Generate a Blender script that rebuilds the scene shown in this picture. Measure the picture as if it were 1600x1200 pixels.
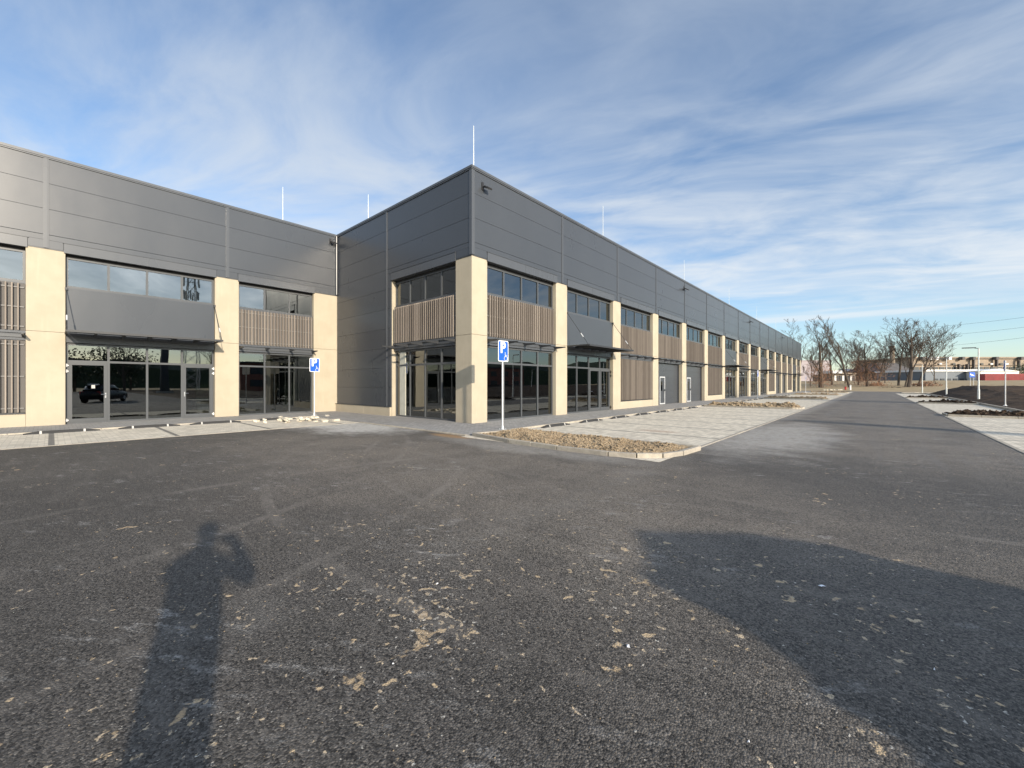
import bpy, bmesh, math, random
from mathutils import Vector, Matrix, noise
random.seed(7)
PI = math.pi
sc = bpy.context.scene
COL = sc.collection
for o in list(bpy.data.objects): bpy.data.objects.remove(o)

# ---------------------------------------------------------------- camera, sky, sun, exposure
HEAD = math.radians(41.6)            # camera looks 41.6 deg left of +Y (the long facade runs along +Y)
cd = bpy.data.cameras.new('camera'); cam = bpy.data.objects.new('camera', cd); COL.objects.link(cam)
cam.location = (0, 0, 1.55); cam.rotation_euler = (PI/2, 0, HEAD)
cd.sensor_width = 36; cd.lens = 639/1600*36; cd.clip_start = 0.05; cd.clip_end = 9000
sc.camera = cam
SUN_EL = math.radians(17.0); SUN_AZ = math.radians(75.8)     # shadows run towards (-sin, cos) of this
SH = Vector((-math.sin(SUN_AZ), math.cos(SUN_AZ), 0))        # horizontal direction of shadows
sd = bpy.data.lights.new('sun', 'SUN'); sun = bpy.data.objects.new('sun', sd); COL.objects.link(sun)
sd.energy = 4.5; sd.angle = math.radians(0.9); sd.color = (1, 0.87, 0.70)
ldir = Vector((SH.x*math.cos(SUN_EL), SH.y*math.cos(SUN_EL), -math.sin(SUN_EL)))
sun.rotation_euler = ldir.to_track_quat('-Z', 'Y').to_euler()
sun.location = (30, -10, 30)
sc.view_settings.view_transform = 'Standard'; sc.view_settings.look = 'None'
sc.view_settings.gamma = 1; sc.view_settings.exposure = 0.40; sc.view_settings.use_curve_mapping = False

def _n(t, ty, **kw):
    n = t.nodes.new(ty)
    for k, v in kw.items(): setattr(n, k, v)
    return n
class NT:
    """small helper round a node tree"""
    def __init__(s, tree): s.t = tree
    def node(s, ty, ins=None, **kw):
        n = _n(s.t, ty, **kw)
        for k, v in (ins or {}).items():
            s.put(n.inputs[k], v)
        return n
    def put(s, sock, v):
        if isinstance(v, bpy.types.NodeSocket): s.t.links.new(v, sock)
        else:
            try: sock.default_value = v
            except Exception: sock.default_value = tuple(v)+(1,)
    def math(s, op, a, b=0.0, c=0.0, clamp=False):
        n = _n(s.t, 'ShaderNodeMath', operation=op); n.use_clamp = clamp
        for i, v in enumerate((a, b, c)): s.put(n.inputs[i], v)
        return n.outputs[0]
    def vmath(s, op, a, b=(0, 0, 0)):
        n = _n(s.t, 'ShaderNodeVectorMath', operation=op)
        s.put(n.inputs[0], a); s.put(n.inputs[1], b)
        return n.outputs[0] if op not in ('LENGTH', 'DISTANCE', 'DOT_PRODUCT') else n.outputs['Value']
    def noise(s, vec, scale, detail=3, rough=.55, dist=0.0, out='Fac'):
        n = s.node('ShaderNodeTexNoise', {'Vector': vec, 'Scale': scale, 'Detail': detail, 'Roughness': rough, 'Distortion': dist})
        return n.outputs[out]
    def voro(s, vec, scale, feature='F1', out='Distance', rnd=1.0):
        n = s.node('ShaderNodeTexVoronoi', {'Vector': vec, 'Scale': scale, 'Randomness': rnd}, feature=feature)
        return n.outputs[out]
    def mp(s, v, a, b, c=0.0, d=1.0, smooth=True):
        n = _n(s.t, 'ShaderNodeMapRange', interpolation_type='SMOOTHSTEP' if smooth else 'LINEAR')
        for i, x in enumerate((v, a, b, c, d)): s.put(n.inputs[i], x)
        return n.outputs[0]
    def mix(s, f, a, b, mode='MIX'):
        n = _n(s.t, 'ShaderNodeMix', data_type='RGBA', blend_type=mode)
        s.put(n.inputs[0], f)
        for i, x in ((6, a), (7, b)):
            if isinstance(x, bpy.types.NodeSocket): s.t.links.new(x, n.inputs[i])
            else: n.inputs[i].default_value = (x[0], x[1], x[2], 1)
        return n.outputs[2]
    def sep(s, v):
        n = s.node('ShaderNodeSeparateXYZ', {0: v}); return n.outputs
    def comb(s, x, y, z=0.0):
        n = s.node('ShaderNodeCombineXYZ', {0: x, 1: y, 2: z}); return n.outputs[0]
    def scale(s, v, k):
        return s.vmath('MULTIPLY', v, k)
    def bump(s, h, strength, dist=.02, normal=None):
        n = s.node('ShaderNodeBump', {'Height': h, 'Strength': strength, 'Distance': dist})
        if normal is not None: s.t.links.new(normal, n.inputs['Normal'])
        return n.outputs[0]

world = bpy.data.worlds.new('World'); sc.world = world; world.use_nodes = True
wt = world.node_tree; wt.nodes.clear(); W = NT(wt)
sky = W.node('ShaderNodeTexSky', sky_type='NISHITA', sun_disc=False)
sky.sun_elevation = SUN_EL
# direction towards the sun is -SH ; Nishita rotation 0 puts the sun on +Y, positive turns clockwise
sky.sun_rotation = math.atan2(-SH.x, -SH.y)
sky.altitude = 300; sky.air_density = 1.0; sky.dust_density = 0.6; sky.ozone_density = 1.6
tc = W.node('ShaderNodeTexCoord')
dx, dy, dz = W.sep(tc.outputs['Generated'])
zc = W.math('MAXIMUM', W.math('ADD', dz, 0.10), 0.03)
pu = W.math('DIVIDE', dx, zc); pv = W.math('DIVIDE', dy, zc)
# rotate the cloud layer so its streaks run across the view
ca, sa = math.cos(math.radians(20)), math.sin(math.radians(20))
ru = W.math('ADD', W.math('MULTIPLY', pu, ca), W.math('MULTIPLY', pv, sa))
rv = W.math('SUBTRACT', W.math('MULTIPLY', pv, ca), W.math('MULTIPLY', pu, sa))
P1 = W.comb(W.math('MULTIPLY', ru, .55), W.math('MULTIPLY', rv, .9), 3.1)
P2 = W.comb(W.math('MULTIPLY', ru, .9), W.math('MULTIPLY', rv, 2.0), 8.7)
warp = W.vmath('SUBTRACT', W.noise(P1, 1.1, 2, .5, 0, 'Color'), (.5, .5, .5))
P1w = W.vmath('ADD', P1, W.scale(warp, (.8, .8, .8)))
P2w = W.vmath('ADD', P2, W.scale(warp, (2.0, 2.0, 2.0)))
big = W.noise(P1w, .8, 4, .55)
fine = W.noise(P2w, 1.0, 6, .55)
mott = W.noise(P2w, 3.2, 5, .6)
m0 = W.math('ADD', W.math('MULTIPLY', big, .42), W.math('ADD', W.math('MULTIPLY', fine, .38), W.math('MULTIPLY', mott, .20)))
mask = W.mp(m0, .375, .63, 0, 1)
# dense veil between 9 and 25 degrees, thinner overhead, nearly clear just over the horizon
low = W.mp(dz, .085, .20, .12, 1.0)
high = W.mp(dz, .30, .75, 1.0, .50)
mask = W.math('MULTIPLY', W.math('MULTIPLY', mask, low), high)
mask = W.math('ADD', W.math('MULTIPLY', mask, .78), W.math('MULTIPLY', W.math('MULTIPLY', W.mp(big, .3, .6, .3, 1), low), .14), clamp=True)
# a few thin streaks in the clear band
stk = W.noise(W.comb(W.math('MULTIPLY', ru, .35), W.math('MULTIPLY', dz, 34), 2.0), 1.0, 4, .5)
mask = W.math('ADD', mask, W.math('MULTIPLY', W.mp(stk, .54, .74, 0, .6), W.math('MULTIPLY', W.mp(dz, .04, .09, 0, 1), W.mp(dz, .13, .21, 1, 0))), clamp=True)
clear = W.node('ShaderNodeHueSaturation', {'Color': sky.outputs[0], 'Saturation': 1.02, 'Value': 1.10}).outputs[0]
clear = W.mix(1.0, clear, (.90, .975, 1.06), 'MULTIPLY')
cloudc = W.mix(W.mp(dz, .05, .62, 0, 1), (5.0, 5.3, 5.6), (3.5, 4.0, 4.7))
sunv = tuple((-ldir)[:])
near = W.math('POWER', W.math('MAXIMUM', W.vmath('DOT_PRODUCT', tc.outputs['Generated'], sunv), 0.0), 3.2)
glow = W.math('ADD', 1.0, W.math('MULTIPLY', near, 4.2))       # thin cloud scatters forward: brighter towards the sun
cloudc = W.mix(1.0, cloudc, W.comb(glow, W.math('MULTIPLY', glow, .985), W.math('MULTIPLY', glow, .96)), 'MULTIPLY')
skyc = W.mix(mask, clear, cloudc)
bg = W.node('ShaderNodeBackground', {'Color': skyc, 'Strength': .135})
wo = W.node('ShaderNodeOutputWorld'); wt.links.new(bg.outputs[0], wo.inputs[0])

# ---------------------------------------------------------------- materials
MATS = {}
def newmat(name):
    m = bpy.data.materials.new(name); m.use_nodes = True
    t = m.node_tree; t.nodes.clear(); N = NT(t)
    b = N.node('ShaderNodeBsdfPrincipled'); o = N.node('ShaderNodeOutputMaterial')
    t.links.new(b.outputs[0], o.inputs[0]); MATS[name] = m
    return m, N, b
def obj_pos(N): return N.node('ShaderNodeTexCoord').outputs['Object']
def wpos(N): return N.node('ShaderNodeNewGeometry').outputs['Position']
def simple(name, col, rough=.6, metal=0.0, var=.12, scale=6, bump=0, bscale=60, spec=.5, rnd=0.0):
    m, N, b = newmat(name); p = wpos(N)
    n = N.noise(p, scale, 4, .6); n2 = N.noise(p, scale*9, 3, .6)
    f = N.math('ADD', N.math('MULTIPLY', n, .7), N.math('MULTIPLY', n2, .3))
    lo = tuple(c*(1-var) for c in col); hi = tuple(min(1, c*(1+var)) for c in col)
    c = N.mix(N.mp(f, .3, .7), lo, hi)
    if rnd:
        r = N.node('ShaderNodeObjectInfo').outputs['Random']
        c = N.mix(1.0, c, N.node('ShaderNodeCombineColor', {0: N.mp(r, 0, 1, 1-rnd, 1+rnd, False), 1: N.mp(r, 0, 1, 1-rnd, 1+rnd, False), 2: N.mp(r, 0, 1, 1-rnd*.9, 1+rnd*.9, False)}).outputs[0], 'MULTIPLY')
    N.put(b.inputs['Base Color'], c); b.inputs['Metallic'].default_value = metal
    N.put(b.inputs['Roughness'], N.mp(n, .3, .7, max(.02, rough-.05), min(1, rough+.05)))
    b.inputs['Specular IOR Level'].default_value = spec
    if bump: N.put(b.inputs['Normal'], N.bump(N.noise(p, bscale, 4, .6), bump, .01))
    return m
def panel_mat(name, col, rough=.3):
    m, N, b = newmat(name); p = wpos(N)
    x, y, z = N.sep(p)
    st = N.noise(N.comb(N.math('MULTIPLY', x, .6), N.math('MULTIPLY', y, .6), N.math('MULTIPLY', z, .25)), 1.0, 4, .6)
    dirt = N.noise(N.comb(N.math('MULTIPLY', x, 5), N.math('MULTIPLY', y, 5), N.math('MULTIPLY', z, .5)), 1.0, 4, .65)
    r = N.node('ShaderNodeObjectInfo').outputs['Random']
    f = N.math('ADD', N.math('MULTIPLY', st, .55), N.math('ADD', N.math('MULTIPLY', dirt, .15), N.math('MULTIPLY', r, .3)))
    c = N.mix(N.mp(f, .25, .75), tuple(k*.94 for k in col), tuple(k*1.06 for k in col))
    N.put(b.inputs['Base Color'], c)
    N.put(b.inputs['Roughness'], N.mp(st, .3, .7, rough-.02, rough+.03))
    b.inputs['Specular IOR Level'].default_value = .40
    # faint micro-lining of the sandwich panels and slight oil-canning
    mic = N.math('SINE', N.math('MULTIPLY', z, 2*PI/.025))
    bm_ = N.bump(mic, .03, .002); w_ = N.bump(N.noise(p, .8, 2, .5), .06, .05, bm_)
    N.put(b.inputs['Normal'], w_)
    return m
panel_mat('panel', (.054, .060, .069), .29)
panel_mat('trim', (.075, .081, .090), .28)
panel_mat('frame', (.075, .080, .085), .34)
simple('frame_dark', (.030, .032, .035), .5)
simple('black', (.015, .015, .017), .55)
simple('reveal_shade', (.012, .012, .013), .9)  # near-black: shade of the upper window reveals put into the colour
simple('steel', (.45, .46, .47), .32, 1.0, .08)
simple('galv', (.60, .61, .61), .5, .25, .12, 12)
simple('white_paint', (.78, .78, .76), .45, 0, .05, 10)
simple('stripe_paint', (.42, .41, .38), .6)
simple('lamp_white', (.70, .72, .68), .45, 0, .06, 10)
simple('red_paint', (.50, .035, .03), .4, 0, .12)
simple('sign_blue', (.012, .10, .50), .35, 0, .05)
simple('rubber', (.025, .025, .025), .8, 0, .2, 20)
simple('rail', (.16, .155, .15), .5, 0, .1)
simple('concrete', (.40, .38, .34), .85, 0, .15, 4, .25, 80)
simple('column_conc', (.46, .45, .38), .85, 0, .12, 3)
simple('interior_floor', (.34, .31, .26), .9, 0, .3, 1.4, .3, 20)
simple('interior_wall', (.10, .10, .10), .9, 0, .2, 1.5)
simple('backing', (.10, .094, .088), .7, 0, .1, 5)
simple('kerb', (.38, .34, .275), .85, 0, .18, 7, .3, 90, rnd=.12)
simple('block', (.55, .50, .40), .85, 0, .18, 12, .3, 90, rnd=.2)
simple('paper', (.82, .84, .88), .5, 0, .03)
simple('bark', (.085, .066, .050), .9, 0, .3, 5)
simple('bark_pale', (.15, .12, .095), .9, 0, .3, 5)
simple('oak_leaf', (.19, .095, .05), .8, 0, .35, 1.2, rnd=.1)
simple('evergreen', (.035, .05, .022), .8, 0, .4, .8)
simple('car_paint', (.018, .019, .021), .3, 0, .05)
simple('car_glass', (.02, .022, .025), .08)
simple('skin', (.52, .33, .25), .55)
simple('jacket', (.035, .04, .055), .85, 0, .2, 10)
simple('jeans', (.05, .07, .12), .9, 0, .2, 10)
simple('hair', (.04, .028, .02), .7)
simple('brick', (.26, .105, .075), .85, 0, .2, 2)
simple('old_plaster', (.30, .24, .18), .9, 0, .22, .35)
simple('old_plaster_dark', (.17, .14, .11), .9, 0, .3, .3)
simple('old_roof', (.10, .09, .085), .85, 0, .3, .3)
simple('pale_plaster', (.70, .70, .68), .8, 0, .06, .4)
simple('lilac_wall', (.34, .30, .31), .85, 0, .12, .25)
simple('hall_grey', (.12, .14, .16), .6, 0, .12, .3)
simple('far_window', (.035, .045, .055), .25)
simple('container_red', (.30, .04, .04), .5, 0, .2, .6)
simple('forest_hazed', (.085, .105, .14), 1, 0, .2, .01)  # wooded hills, with the blue of distance haze put into their colour

def m_stucco():
    m, N, b = newmat('stucco'); p = wpos(N); x, y, z = N.sep(p)
    n = N.noise(p, 1.3, 4, .6); st = N.noise(N.comb(N.math('MULTIPLY', x, 7), N.math('MULTIPLY', y, 7), N.math('MULTIPLY', z, .6)), 1, 4, .6)
    c = N.mix(N.mp(n, .3, .7), (.405, .355, .265), (.445, .39, .295))
    c = N.mix(N.math('MULTIPLY', N.mp(st, .52, .8), .55), c, (.50, .43, .32))
    # splash dirt near the pavement
    d = N.math('MULTIPLY', N.mp(N.math('ADD', z, N.math('MULTIPLY', st, -.25)), .0, .28, 1, 0), .45)
    c = N.mix(d, c, (.40, .34, .26))
    N.put(b.inputs['Base Color'], c); b.inputs['Roughness'].default_value = .92
    b.inputs['Specular IOR Level'].default_value = .25
    N.put(b.inputs['Normal'], N.bump(N.noise(p, 170, 3, .6), .35, .004))
m_stucco()
def m_wood():
    m, N, b = newmat('wood'); p = wpos(N); x, y, z = N.sep(p)
    r = N.node('ShaderNodeObjectInfo').outputs['Random']
    g = N.noise(N.comb(N.math('MULTIPLY', x, 60), N.math('MULTIPLY', y, 60), N.math('MULTIPLY', z, 2.2)), 1, 5, .65)
    cell = N.voro(N.comb(N.math('MULTIPLY', x, 3.4), N.math('MULTIPLY', y, 3.4), 0.0), 1.0, out='Color')
    cr = N.sep(cell)[0]
    f = N.math('ADD', N.math('MULTIPLY', g, .5), N.math('ADD', N.math('MULTIPLY', r, .25), N.math('MULTIPLY', cr, .25)))
    c = N.mix(N.mp(f, .2, .8), (.155, .130, .108), (.30, .255, .212))
    N.put(b.inputs['Base Color'], c); b.inputs['Roughness'].default_value = .75
    b.inputs['Specular IOR Level'].default_value = .3
    N.put(b.inputs['Normal'], N.bump(g, .3, .003))
m_wood()
def m_glass():
    m = bpy.data.materials.new('glass'); m.use_nodes = True; MATS['glass'] = m
    t = m.node_tree; t.nodes.clear(); N = NT(t); p = wpos(N)
    wob = N.bump(N.noise(p, .7, 2, .4), .035, .05)
    fr = N.node('ShaderNodeFresnel', {'IOR': 1.5}).outputs[0]
    fac = N.math('ADD', N.math('MULTIPLY', fr, 1.05), .14, clamp=True)
    tr = N.node('ShaderNodeBsdfTransparent', {'Color': (.30, .34, .32, 1)})
    gl = N.node('ShaderNodeBsdfGlossy', {'Color': (.80, .84, .86, 1), 'Roughness': .01, 'Normal': wob})
    mx = N.node('ShaderNodeMixShader', {0: fac, 1: tr.outputs[0], 2: gl.outputs[0]})
    o = N.node('ShaderNodeOutputMaterial'); t.links.new(mx.outputs[0], o.inputs[0])
m_glass()
def ring(N, x, y, cx, cy, r, w):
    d = N.math('SQRT', N.math('ADD', N.math('POWER', N.math('ABSOLUTE', N.math('SUBTRACT', x, cx)), 2), N.math('POWER', N.math('ABSOLUTE', N.math('SUBTRACT', y, cy)), 2)))
    return N.mp(N.math('ABSOLUTE', N.math('SUBTRACT', d, r)), w*.4, w, 1, 0)
def blob(N, x, y, cx, cy, rx, ry, warp):
    d = N.math('SQRT', N.math('ADD', N.math('POWER', N.math('ABSOLUTE', N.math('DIVIDE', N.math('SUBTRACT', x, cx), rx)), 2), N.math('POWER', N.math('ABSOLUTE', N.math('DIVIDE', N.math('SUBTRACT', y, cy), ry)), 2)))
    return N.mp(N.math('ADD', d, N.math('MULTIPLY', N.math('SUBTRACT', warp, .5), 1.3)), .35, 1.1, 1, 0)
def m_asphalt():
    m, N, b = newmat('asphalt'); p = wpos(N); x, y, z = N.sep(p)
    big = N.noise(p, .22, 4, .6); mid = N.noise(p, 1.6, 5, .65)
    c = N.mix(N.mp(big, .3, .7), (.062, .057, .051), (.098, .089, .078))
    c = N.mix(N.math('MULTIPLY', N.mp(mid, .40, .75), .55), c, (.105, .096, .086))
    film = N.math('MAXIMUM', blob(N, x, y, -6.2, 5.0, 10.0, 4.0, big), N.mp(y, 8, 13))
    film = N.math('MULTIPLY', film, N.mp(N.noise(p, .8, 4, .6), .3, .6, .45, 1))
    c = N.mix(N.math('MULTIPLY', film, .70), c, (.225, .197, .163))
    # aggregate: each stone with its own tone
    sc1 = N.voro(p, 98, out='Color'); t1 = N.sep(sc1)[0]
    sd1 = N.voro(p, 98)
    gr = N.mp(t1, .0, 1.0, .15, 1.85, False)
    g3 = N.node('ShaderNodeCombineColor', {0: gr, 1: gr, 2: gr}).outputs[0]
    c = N.mix(1.0, c, g3, 'MULTIPLY')
    c = N.mix(N.math('MULTIPLY', N.mp(t1, .93, .97), .6), c, (.22, .20, .175))
    fin = N.noise(p, 260, 2, .6)
    c = N.mix(N.math('MULTIPLY', N.mp(fin, .35, .50, 1, 0), .55), c, (.014, .013, .013))
    # roller / sweeping streaks across the yard and along the road
    st = N.noise(N.comb(N.math('ADD', N.math('MULTIPLY', x, .9), N.math('MULTIPLY', y, .2)), N.math('MULTIPLY', y, 5.0)), 1.0, 5, .65)
    inyard = N.mp(y, 8.0, 12.0, 1, 0)
    c = N.mix(N.math('MULTIPLY', N.math('MULTIPLY', N.mp(st, .5, .8), inyard), .40), c, (.20, .18, .16))
    st2 = N.noise(N.comb(N.math('MULTIPLY', x, 2.5), N.math('MULTIPLY', y, .12)), 1.0, 5, .65)
    c = N.mix(N.math('MULTIPLY', N.math('MULTIPLY', N.mp(st2, .45, .75), N.mp(y, 8, 12)), .45), c, (.165, .158, .15))
    # whitish scuffs
    sc_ = N.noise(N.comb(N.math('MULTIPLY', N.math('ADD', x, N.math('MULTIPLY', y, .5)), 2.6), N.math('MULTIPLY', N.math('SUBTRACT', y, N.math('MULTIPLY', x, .5)), 7.5)), 1.0, 6, .72)
    patch = N.mp(N.noise(p, .7, 3, .6), .48, .66)
    c = N.mix(N.math('MULTIPLY', N.math('MULTIPLY', N.mp(sc_, .52, .70), patch), N.mp(t1, 0, 1, .25, .95)), c, (.44, .425, .40))
    # dried sand splats of many sizes
    wv = N.vmath('ADD', p, N.scale(N.noise(p, 16, 4, .65, 0, 'Color'), (.12, .12, 0)))
    wv = N.vmath('ADD', wv, N.scale(N.noise(p, 3.5, 2, .5, 0, 'Color'), (.15, .15, 0)))
    wide = N.mp(N.noise(p, .38, 3, .6), .40, .60)
    nearb = blob(N, x, y, -1.6, 2.4, 4.6, 3.4, big)
    clus = N.noise(p, 1.0, 3, .6)
    den = N.math('ADD', N.math('MULTIPLY', nearb, .05), N.math('ADD', N.math('MULTIPLY', N.math('SUBTRACT', clus, .5), .30), N.math('MULTIPLY', wide, .03)))
    br = N.mp(N.noise(p, 38, 4, .75), .32, .52, .2, 1)
    for s_, th, col, k, off in ((4.2, .748, (.50, .37, .225), .85, 0), (8.5, .716, (.58, .44, .275), .95, 11), (17, .722, (.60, .48, .33), .9, 23), (31, .742, (.66, .62, .54), .85, 37)):
        n_ = N.noise(N.vmath('ADD', p, (off, off*.7, off*.3)), s_, 4, .56, .3)
        sp = N.mp(N.math('ADD', n_, den), th, th+.035, 0, 1)
        c = N.mix(N.math('MULTIPLY', N.math('MULTIPLY', sp, br), k), c, col)
    oil = N.mp(N.noise(N.vmath('ADD', p, (71, 3, 0)), 1.3, 3, .6), .68, .78, 0, .55)
    c = N.mix(oil, c, (.022, .021, .020))
    # old tyre arcs
    tm = None
    for (cx, cy, r, w) in ((-3.5, 12.5, 9.3, .09), (-3.5, 12.5, 10.9, .09), (-15.5, -3.0, 11.2, .10), (-15.5, -3.0, 12.7, .10), (-7, -6, 11.5, .1), (-1, 16, 10.0, .08), (6, 2, 13.5, .12)):
        rr = ring(N, x, y, cx, cy, r, w); tm = rr if tm is None else N.math('MAXIMUM', tm, rr)
    tm = N.math('MULTIPLY', tm, N.mp(N.noise(p, .9, 5, .7), .36, .72))
    c = N.mix(N.math('MULTIPLY', tm, .30), c, (.30, .27, .235))
    # cement dust in the inner corner, by the bed tip and at the paver edge
    wq = N.noise(N.comb(N.math('MULTIPLY', x, .8), N.math('MULTIPLY', y, 1.2)), 1.0, 6, .65)
    du = N.math('MULTIPLY', blob(N, x, y, -14.4, 7.35, 3.6, 2.0, wq), 1.0)
    du = N.math('MAXIMUM', du, N.math('MULTIPLY', blob(N, x, y, -2.2, 14.5, 1.7, 6.0, wq), .55))
    du = N.math('MAXIMUM', du, N.math('MULTIPLY', blob(N, x, y, -6.5, 7.6, 4.0, .8, wq), .30))
    du = N.math('MAXIMUM', du, N.math('MULTIPLY', blob(N, x, y, -3.1, 50, .7, 50, wq), .25))
    c = N.mix(N.math('MULTIPLY', du, N.mp(N.noise(p, 6, 5, .7), .28, .60, .45, 1)), c, (.52, .50, .46))
    os_ = N.math('MULTIPLY', blob(N, x, y, -9.5, 7.9, 1.1, .32, wq), .75)
    c = N.mix(os_, c, (.33, .20, .09))
    N.put(b.inputs['Base Color'], c)
    N.put(b.inputs['Roughness'], N.mp(t1, 0, 1, .62, .85)); b.inputs['Specular IOR Level'].default_value = .38
    h = N.math('ADD', N.math('MULTIPLY', sd1, -.9), N.math('ADD', N.math('MULTIPLY', fin, .5), N.math('MULTIPLY', t1, .4)))
    N.put(b.inputs['Normal'], N.bump(h, 1.0, .0075))
m_asphalt()
def m_paver(name, col, lines, sx=.2, sy=.1, joint=.55):
    m, N, b = newmat(name); p = wpos(N); x, y, z = N.sep(p)
    v = N.comb(y, x, 0.0)
    br = N.node('ShaderNodeTexBrick', {'Vector': v, 'Color1': (.0, 0, 0, 1), 'Color2': (1, 1, 1, 1), 'Mortar': (.5, .5, .5, 1), 'Scale': 1.0, 'Mortar Size': .010, 'Mortar Smooth': .25, 'Bias': 0, 'Brick Width': sx, 'Row Height': sy})
    t = N.sep(br.outputs['Color'])[0]; mo = br.outputs['Fac']
    n = N.noise(p, .5, 5, .65); n2 = N.noise(p, 9, 4, .65)
    f = N.math('ADD', N.math('MULTIPLY', t, .42), N.math('ADD', N.math('MULTIPLY', n, .35), N.math('MULTIPLY', n2, .25)))
    c = N.mix(N.mp(f, .25, .75), tuple(k*.82 for k in col), tuple(k*1.14 for k in col))
    c = N.mix(N.math('MULTIPLY', mo, joint), c, tuple(k*.42 for k in col))
    if lines:
        # bay dividers: one course of dark pavers every 2.5 m
        q = N.math('ABSOLUTE', N.math('SUBTRACT', N.math('FRACT', N.math('DIVIDE', N.math('ADD', y, lines), 2.5)), .5))
        c = N.mix(N.math('MULTIPLY', N.mp(q, .020, .026, 1, 0), .85), c, (.13, .125, .115))
    dirt = N.mp(N.noise(N.comb(N.math('MULTIPLY', x, 1.2), N.math('MULTIPLY', y, .4)), 1.0, 6, .7), .52, .75)
    c = N.mix(N.math('MULTIPLY', dirt, .45), c, (.50, .46, .39) if lines else (.34, .32, .29))
    if lines:
        rb = blob(N, x, y, -5.3, 13.2, .9, .35, n2)
        c = N.mix(N.math('MULTIPLY', rb, .5), c, (.36, .23, .16))
    N.put(b.inputs['Base Color'], c); b.inputs['Roughness'].default_value = .88
    b.inputs['Specular IOR Level'].default_value = .25
    N.put(b.inputs['Normal'], N.bump(N.math('SUBTRACT', N.math('MULTIPLY', n2, .2), mo), .35, .004))
m_paver('paver_beige', (.62, .56, .455), 1.25, .24, .16, joint=.5)
m_paver('paver_grey', (.31, .298, .28), 0, .2, .1)
def m_soil(name, a, b_, c_, s=1.0):
    m, N, b = newmat(name); p = wpos(N)
    n = N.noise(p, 1.1*s, 6, .7); n2 = N.noise(p, 14*s, 5, .7)
    c = N.mix(N.mp(n, .3, .7), a, b_); c = N.mix(N.math('MULTIPLY', N.mp(n2, .5, .75), .7), c, c_)
    N.put(b.inputs['Base Color'], c); b.inputs['Roughness'].default_value = .95; b.inputs['Specular IOR Level'].default_value = .15
    N.put(b.inputs['Normal'], N.bump(N.noise(p, 30*s, 5, .7), .8, .03))
m_soil('soil_tan', (.26, .195, .125), (.36, .28, .185), (.45, .37, .26))
m_soil('soil_dark', (.040, .027, .018), (.070, .048, .032), (.13, .098, .070), .45)
m_soil('dry_grass', (.31, .235, .14), (.42, .33, .205), (.24, .195, .11), .25)
m_soil('sidewalk_dust', (.3, .28, .25), (.36, .33, .29), (.42, .39, .33))

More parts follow.
